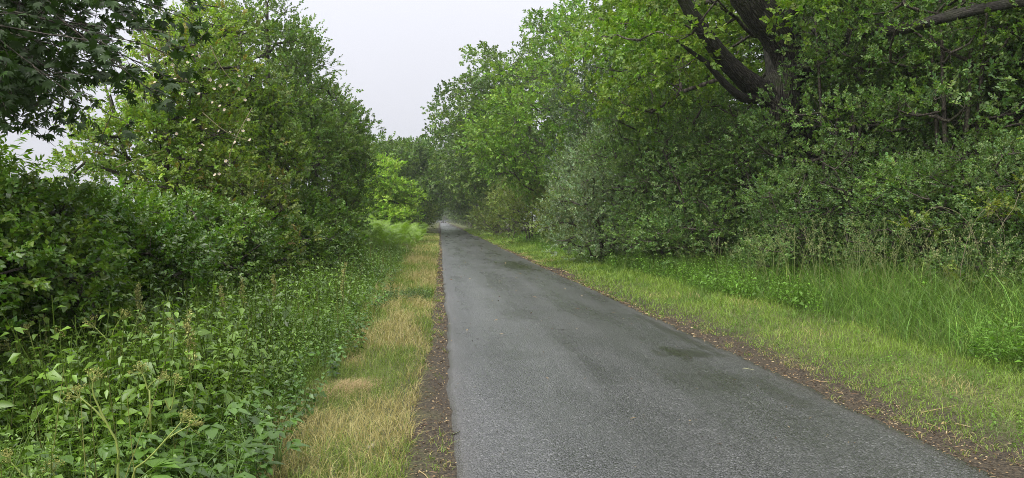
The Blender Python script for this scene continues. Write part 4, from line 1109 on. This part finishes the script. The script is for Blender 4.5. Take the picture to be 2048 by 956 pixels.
# dock spires on the left
def dock(label, px, py_top, Y, seed):
    rng = np.random.default_rng(seed)
    tip = at(px, Y, py_top); b = np.array([tip[0] + rng.normal(0, .04), Y + rng.normal(0, .04), 0]); b[2] = float(gz(b[0], b[1]))
    H = tip[2] - b[2]
    root = thing('dock_plant', label, 'dock plant', b, 'dock spires on the left verge')
    top = np.array([tip[0] - b[0], tip[1] - b[1], H])
    q = smooth_path([[0, 0, -.03], top * .5 + [rng.normal(0, .02), 0, 0], top], 12)
    m = MB(); tube(m, q, np.linspace(.0055, .002, 12), 6, (.16, .20, .06)); m.build('stem', M_STEM, root, smooth=True)
    hd = MB()
    for br in range(9):
        t0 = .62 + .36 * br / 9; p0 = q[int(t0 * 11)]
        a = rng.uniform(0, 6.28); ln = (.18 * (1.05 - t0) + .03) * H * 1.2
        e = p0 + np.array([math.cos(a) * ln * .35, math.sin(a) * ln * .35, ln])
        tube(hd, [p0, (p0 + e) / 2 + [math.cos(a) * .01, math.sin(a) * .01, 0], e], [.0018, .0014, .001], 3, (.2, .22, .08), cap=False)
        for k in range(38):
            p = p0 + (e - p0) * rng.uniform(.1, 1.05) + rng.normal(0, .009, 3); s = rng.uniform(.008, .014)
            d = runit(rng, 3) * s
            hd.add([p, p + d[0], p + d[1], p + d[2]], [[0, 1, 2], [0, 2, 3]], np.array([.36, .37, .14]) * rng.uniform(.65, 1.25))
    hd.build('seed_head', M_STRAW, root)['kind'] = 'stuff'
    for k in range(6):
        t0 = .12 + .5 * k / 6; p0 = q[int(t0 * 11)]; a = k * 2.4 + rng.uniform(-.4, .4)
        v, f = leaf6(.20 * (1.2 - t0), .05 * (1.2 - t0), .1, .45); R = frames(np.array([[math.cos(a), math.sin(a), .5]]))[0]
        lm = MB(); lm.add(v @ R.T + p0, f, np.array([.09, .17, .035]) * rng.uniform(.8, 1.2)); lm.build('leaf', M_LEAF, root)
dock('tall pale dock spire rising centrally from the left herbs', 374, 615, 4.7, 1)
dock('slender dock spire in front of the dark hedge', 278, 560, 6.4, 2)
dock('thin pair of greenish dock stems at the hedge end', 441, 568, 7.2, 3)
dock('leaning dock spire furthest towards the alders', 481, 552, 7.8, 4)
dock('dock spire against the hedge shadow with loose brown seed', 345, 628, 5.6, 5)
dock('single reddish dock stalk at the edge of the straw grass', 690, 520, 8.4, 6)
dock('short dock spire in the middle of the nettles', 548, 545, 8.8, 7)

# hogweed and parsley stalks
def umbel_plant(label, stems, Y, seed, head_r=.05):
    """stems: pixel polylines from the foot up; an umbel closes each"""
    rng = np.random.default_rng(seed)
    f0 = at(stems[0][0][0], Y, stems[0][0][1]); b = np.array([f0[0], Y, float(gz(f0[0], Y))])
    root = thing('hogweed_plant', label, 'hogweed', b, 'hogweed stalks on the left verge')
    for i, st in enumerate(stems):
        P = [at(a, Y + .05 * i, c) - b for a, c in st]
        if i == 0: P = [np.array([0, 0, -.03])] + P[1:] if P[0][2] < .25 else [np.array([P[0][0], 0, -.03])] + P
        q = smooth_path(P, 10); m = MB()
        tube(m, q, np.linspace(.0065 if i == 0 else .0045, .003, 10), 6, (.22, .27, .06)); stk = m.build('stalk', M_STEM, root, smooth=True)
        hd = MB(); tip = q[-1]; dr = norm(q[-1] - q[-2])
        for k in range(13):
            d = norm(dr * 1.1 + rng.normal(0, .45, 3)) * head_r * rng.uniform(.8, 1.2); e = tip + d
            tube(hd, [tip, tip + d * .6 + [0, 0, -.003], e], [.0016, .0013, .0012], 3, (.24, .28, .08), cap=False)
            for j in range(9):
                p = e + rng.normal(0, .007, 3); w = runit(rng, 3) * rng.uniform(.004, .008)
                hd.add([p, p + w[0], p + w[1], p + w[2]], [[0, 1, 2], [0, 2, 3]], np.array([.33, .34, .11]) * rng.uniform(.7, 1.2))
        hd.build('umbel', M_STRAW, stk)
    for k in range(5):
        a = rng.uniform(0, 6.28); p0 = np.array([0, 0, rng.uniform(.1, .35)])
        lm = MB()
        for j in range(5):
            aa = a + (j - 2) * .5; v, f = leaf6(.13, .075, .1, .35); R = frames(np.array([[math.cos(aa), math.sin(aa), .3]]))[0]
            lm.add(v @ R.T + p0 + np.array([math.cos(a), math.sin(a), .3]) * .16, f, np.array([.08, .165, .035]) * rng.uniform(.8, 1.2))
        tube(lm, [p0 * .9, p0 + np.array([math.cos(a), math.sin(a), .3]) * .17], [.003, .002], 3, (.1, .18, .05), cap=False)
        lm.build('leaf', M_LEAF, root)
umbel_plant('forked yellow green hogweed stalk with two heads in the near left', [[(236, 956), (235, 890), (215, 850), (187, 790), (186, 765)], [(212, 845), (190, 820), (160, 795)]], 3.2, 1)
umbel_plant('slanting hogweed stalk with pale green head at the bottom left', [[(262, 960), (300, 915), (340, 870), (362, 845)], [(330, 880), (355, 865), (378, 852)]], 3.2, 2)
umbel_plant('pale hogweed head poking up in the bottom left corner', [[(60, 980), (40, 945), (22, 925)], [(110, 985), (108, 960), (107, 945)]], 3.1, 3)
umbel_plant('thin parsley stalk with spreading heads before the dark hedge', [[(218, 760), (221, 720), (226, 665), (240, 640)], [(224, 690), (205, 670), (190, 655)], [(222, 720), (260, 690), (280, 672)]], 5.0, 4, .07)
umbel_plant('parsley stalk with yellowish heads over the shaded nettles', [[(300, 800), (295, 780), (290, 760), (285, 748)], [(297, 775), (305, 765), (315, 758)], [(330, 800), (342, 820), (350, 770)]], 4.0, 5, .055)
umbel_plant('loose parsley heads at the left picture edge below the hedge', [[(75, 760), (72, 720), (65, 690), (60, 672)], [(72, 715), (95, 690), (108, 678)], [(70, 740), (40, 715), (20, 700)]], 5.0, 6, .07)

# broad-leaved plants in the near left corner, each leaf a piece
def broad_plant(px, py, Y, seed, label):
    rng = np.random.default_rng(seed)
    p = at(px, Y, py); b = np.array([p[0], Y, float(gz(p[0], Y))]); H = max(.2, p[2] - b[2])
    root = thing('broadleaf_plant', label, 'leafy plant', b, 'broad leaved plants in the near left corner')
    m = MB()
    for k in range(9):
        a = k * 2.4 + rng.uniform(-.3, .3); hh = H * (1 - .07 * k) * rng.uniform(.85, 1.1); rr = rng.uniform(.05, .16)
        e = np.array([math.cos(a) * rr, math.sin(a) * rr, hh])
        tube(m, [[0, 0, -.02], e * [.35, .35, .7], e], [.0035, .003, .002], 4, (.12, .2, .05), cap=False)
        # three-lobed leaf
        L = rng.uniform(.085, .14); lm = MB(); c = np.array([.050, .105, .024]) * rng.uniform(.7, 1.35)
        for aa, sc_ in ((0, 1.0), (.95, .72), (-.95, .72)):
            v, f = leaf6(L * sc_, L * .62 * sc_, rng.uniform(.05, .2), rng.uniform(.15, .4)); d = np.array([[math.cos(a + aa), math.sin(a + aa), rng.uniform(-.25, .25)]])
            lm.add(v @ frames(d)[0].T + e, f, c)
        lm.build('leaf', M_GLOSSY, root)
    m.build('stem', M_STEM, root)
BP = [(30, 800), (80, 850), (130, 790), (150, 880), (210, 820), (250, 880), (300, 850), (330, 920), (390, 880), (420, 830), (460, 890), (120, 930), (40, 920), (200, 930), (280, 940), (400, 940), (500, 850), (555, 835), (480, 790), (350, 790), (250, 770), (90, 760)]
for k, (px, py) in enumerate(BP):
    broad_plant(px, py, 3.3 + max(0, (900 - py)) * .011 + (k % 3) * .12, 500 + k, 'low plant with broad three lobed leaves among the near left herbs')

# ------------------------------------------------------------------ bracken bank
def frond_mesh(seed):
    rng = np.random.default_rng(seed); m = MB()
    q = smooth_path([[0, 0, 0], [0, .08, .65], [0, .28, 1.08], [0, .66, 1.24]], 22)
    tube(m, q, np.linspace(.006, .0015, 22), 3, (.15, .2, .06), cap=False)
    for i in range(9, 22):
        t = (i - 9) / 12; ln = .30 * math.sin(math.pi * (.25 + .75 * (1 - t)) ) ** .8 * (1 - .55 * t) + .02
        tg = norm(q[min(21, i + 1)] - q[i - 1])
        for sg in (-1, 1):
            d = norm(np.array([sg * 1.0, 0, -.12]) + tg * .5); e0 = q[i]
            nrm = norm(np.cross(d, tg) * -sg + 1e-6)
            for k in range(5):
                s = (k + .5) / 5; p = e0 + d * ln * s + [0, 0, -.08 * ln * s * s]; w = ln * .24 * (1.1 - s)
                c = np.array([.120, .215, .040]) * rng.uniform(.75, 1.25)
                f_ = norm(d * .5 + tg); g_ = norm(d * .5 - tg); bw = d * ln * .09
                m.add([p - bw, p + bw, p + f_ * w, p + g_ * w], [[0, 1, 2], [1, 0, 3]], c)
    return m.mesh('frond', M_LEAF)
fronds = [frond_mesh(k) for k in range(4)]
rb = np.random.default_rng(404)
spots = []
while len(spots) < 210:
    y = 24.5 + 31 * rb.random() ** 1.2; x = -1.25 - 5.2 * rb.random() ** 1.3 - (y < 31) * (31 - y) * .28
    if all((x - a) ** 2 + (y - b) ** 2 > .16 for a, b in spots): spots.append((x, y))
for x, y in spots:
    r = thing('bracken', 'bright green bracken plant in the fern bank left of the lane', 'fern', (x, y, float(gz(x, y)) - .02), 'bracken plants of the fern bank')
    s = rb.uniform(.85, 1.2) * (1.15 if x < -3 else .9); r.rotation_euler = (0, 0, rb.uniform(0, 6.28))
    for k in range(10):
        o = bpy.data.objects.new('frond', fronds[rb.integers(0, 4)]); COL.objects.link(o); o.parent = r
        o.rotation_euler = (rb.normal(0, .16), rb.normal(0, .16), k * .9 + rb.normal(0, .3)); o.scale = [s * (rb.uniform(.85, 1.1) if k < 4 else rb.uniform(.3, .8))] * 3

# ------------------------------------------------------------------ bramble tangle at the right edge
def tangle():
    rng = np.random.default_rng(606); b = np.array([8.7, 9.0, float(gz(8.7, 9.0))])
    root = thing('bramble', 'tangle of bare pale bramble stems at the right picture edge', 'bramble', b)
    m = MB(); tips = []
    for k in range(30):
        a = rng.uniform(0, 6.28); s = np.array([rng.normal(0, .6), rng.normal(0, .9), -.03]); L = rng.uniform(.6, 1.6); H = rng.uniform(.5, 2.4)
        e = s + np.array([math.cos(a) * L, math.sin(a) * L, H * rng.uniform(.25, .95)])
        q = smooth_path([s, s * .7 + e * .3 + [0, 0, H * .6], s * .3 + e * .7 + [0, 0, H * .45], e], 12) + rng.normal(0, .012, (12, 3))
        tube(m, q, np.linspace(.007, .003, 12), 4, (.17, .15, .09), cap=False)
        for j in range(3):
            i = rng.integers(4, 12); d = norm(rng.normal(0, 1, 3)) * rng.uniform(.15, .4)
            tube(m, [q[i], q[i] + d * .5 + [0, 0, .03], q[i] + d], [.003, .0025, .0015], 3, (.17, .15, .09), cap=False); tips.append(q[i] + d)
    stem = leaf_mat('bramble_stem', .7, 0, .3)
    m.build('stem', stem, root)
    mc = MB(); tips = np.array(tips)
    crown_mesh(mc, rng, tips, tips * 0 + [0, 0, .5], np.full(len(tips), .16), 5, SP_HAW, (.075, .12, .028), (.12, .17, .04), .2)
    mc.build('foliage', M_LEAF, root)
tangle()

# ------------------------------------------------------------------ litter and small things by the road
def litter():
    rng = np.random.default_rng(707); mb = MB()
    n = 9000
    y = logy(rng, n, 2.6, 40); left = rng.random(n) < .38
    x = np.where(left, left_inner(y) - .04 + rng.random(n) * (edge_l(y) + .03 - left_inner(y)), edge_r(y) - .06 + rng.random(n) ** 1.1 * (right_inner(y) + .25 - edge_r(y)))
    stray = rng.random(n) < .04; x = np.where(stray, edge_l(y) + rng.random(n) ** np.where(rng.random(n) < .5, 2.5, .4) * (edge_r(y) - edge_l(y)), x)
    on = (x > edge_l(y)) & (x < edge_r(y))
    tt = np.clip((x - edge_l(y)) / (edge_r(y) - edge_l(y)), 0, 1)
    z = np.where(on, .03 * (1 - (2 * tt - 1) ** 2) + .007, gz(x, y) + .004)
    a = rng.uniform(0, math.pi * 2, n); ln = np.exp(rng.normal(-4.6, .55, n)) * np.clip(y / 6, 1, 4); w = rng.uniform(.0012, .0055, n) * np.clip(y / 6, 1, 4)
    d = np.stack([np.cos(a), np.sin(a), rng.normal(0, .25, n)], -1); s = np.stack([-np.sin(a), np.cos(a), rng.normal(0, .3, n)], -1)
    p = np.stack([x, y, z], -1)
    V = np.stack([p - d * ln[:, None], p + s * w[:, None] + [0, 0, .004], p + d * ln[:, None], p - s * w[:, None]], 1)
    F = np.array([[0, 1, 2], [0, 2, 3]])[None] + (np.arange(n) * 4)[:, None, None]
    pal = np.array([[.10, .065, .04], [.18, .13, .08], [.30, .24, .15], [.05, .035, .025], [.24, .17, .09]])
    c = pal[rng.integers(0, 5, n)] * np.exp(rng.normal(0, .2, (n, 1)))
    mb.add(V.reshape(-1, 3), F.reshape(-1, 3), np.repeat(c, 4, 0))
    tag(mb.build('litter', M_STRAW), 'brown leaf litter and bark crumbs along the soil edges of the lane', 'litter', kind='stuff')
litter()

def ground_pt(px, py, z=0.0):
    g = at(px, 1.0, py); k = (CAM[2] - z) / (CAM[2] - g[2]); return CAM + (g - CAM) * k

def twig(label, pix, r, col, name='fallen_twig', cat='twig', group=None):
    P = np.array([ground_pt(a, b) for a, b in pix])
    P[:, 2] = [max(float(gz(a, b)), .004 if ROAD_L < a < ROAD_R else -1) + r * 1.1 for a, b in P[:, :2]]
    m = MB(); q = smooth_path(P, 9); rng = np.random.default_rng(int(abs(P[0, 0]) * 1000))
    tube(m, q, np.linspace(r, r * .5, 9), 6, col, .12, rng)
    o = m.build(name, M_STRAW, smooth=True, loc=P[0]); tag(o, label, cat, group)
twig('forked straw coloured stick on the right soil edge', [(1842, 832), (1870, 829), (1918, 823)], .005, (.33, .25, .15))
twig('short pale stick lying lowest on the right soil', [(1913, 855), (1942, 862)], .005, (.36, .29, .18))
twig('thin bent straw stalk standing out on the right soil', [(1884, 785), (1884, 820), (1887, 845)], .003, (.4, .33, .18))
twig('long thin stick beside the wet right road edge', [(1627, 762), (1645, 766), (1662, 768)], .005, (.3, .22, .13))
twig('pale stick parallel to the right road edge', [(1855, 851), (1885, 862)], .004, (.3, .22, .13))
twig('dark twig on the asphalt at the near left edge', [(905, 872), (912, 869), (920, 865)], .004, (.04, .03, .02))
twig('green straw blade lying on the asphalt', [(1485, 738), (1497, 739), (1508, 741)], .003, (.35, .36, .2), 'straw_blade', 'straw')
twig('straw stalk lying across the left soil strip', [(858, 640), (866, 644), (874, 649)], .005, (.42, .33, .18))
twig('curled straw at the bottom of the left soil strip', [(838, 948), (848, 953), (858, 962)], .004, (.4, .32, .18))

def clod(label, px, py, w, hgt, col, seed, name='soil_clod', cat='clod'):
    rng = np.random.default_rng(seed); p = ground_pt(px, py)
    m = MB(); V, F = [], []
    rings, seg = 5, 9
    for i in range(rings):
        f = i / (rings - 1); rr = math.cos(f * math.pi / 2 * .96) * w
        for j in range(seg):
            a = 2 * math.pi * j / seg; k = rng.uniform(.75, 1.2)
            V.append([math.cos(a) * rr * k, math.sin(a) * rr * .8 * k, math.sin(f * math.pi / 2) * hgt * rng.uniform(.85, 1.1) - .004])
    for i in range(rings - 1):
        for j in range(seg):
            a, b = i * seg + j, i * seg + (j + 1) % seg; F += [[a, b, b + seg], [a, b + seg, a + seg]]
    e = (rings - 1) * seg; V.append([0, 0, hgt]); F += [[e + j, e + (j + 1) % seg, len(V) - 1] for j in range(seg)]
    m.add(V, F, col)
    z = max(float(gz(p[0], p[1])), .005 if ROAD_L < p[0] < ROAD_R else -1)
    o = m.build(name, M_STRAW); o.location = (p[0], p[1], z); tag(o, label, cat)
clod('dark clod lying on the left edge of the asphalt', 876, 548, .085, .05, (.04, .038, .025), 1)
clod('small dark clump far down the middle of the lane', 893, 474, .16, .07, (.035, .03, .02), 2)
clod('grey crumbly clod in the straw grass at the bottom', 742, 905, .045, .03, (.26, .24, .18), 3)
clod('pale dry leaf ball on the right soil edge', 1888, 852, .022, .02, (.34, .27, .13), 4, 'dry_leaf', 'leaf')

def straw_heap():
    rng = np.random.default_rng(808); p = ground_pt(700, 790); mb = MB(); n = 1500
    x = p[0] + rng.normal(0, .12, n) ; y = p[1] + rng.normal(0, .13, n) + .5 * (x - p[0]) + .1 * np.sin(x * 40)
    z = gz(x, y) + .06 * np.exp(-((x - p[0]) ** 2 / .03 + (y - p[1]) ** 2 / .05)) * rng.random(n) + .012
    blades(mb, x, y, rng.uniform(.03, .08, n), np.full(n, .003), rng.uniform(1.5, 4, n), np.tile([.36, .28, .15], (n, 1)) * np.exp(rng.normal(0, .2, (n, 1))), np.tile([.46, .37, .21], (n, 1)), rng, z=z)
    tag(mb.build('straw_heap', M_STRAW), 'small heap of dry cut straw in the left grass strip', 'straw', kind='stuff')
straw_heap()

# ------------------------------------------------------------------ haze
def haze():
    m, nt, out = new_mat('misty_air')
    v = nt.nodes.new('ShaderNodeVolumePrincipled')
    v.inputs['Color'].default_value = (.93, .95, 1.0, 1); v.inputs['Density'].default_value = .0005; v.inputs['Anisotropy'].default_value = .2
    nt.links.new(v.outputs[0], out.inputs['Volume'])
    V = np.array([[x, y, z] for x in (-302, 302) for y in (-82, 702) for z in (-1.3, 26)], float)
    F = [[0, 1, 3], [0, 3, 2], [4, 6, 7], [4, 7, 5], [0, 4, 5], [0, 5, 1], [2, 3, 7], [2, 7, 6], [0, 2, 6], [0, 6, 4], [1, 5, 7], [1, 7, 3]]
    mb = MB(); mb.add(V, F, (1, 1, 1))
    o = mb.build('haze', m)
    tag(o, 'thin pale drizzle haze over the whole lane', 'haze', kind='stuff')
haze()
print('TRIANGLES', sum(TRIS.values()), sorted(TRIS.items(), key=lambda t: -t[1])[:14], flush=True)
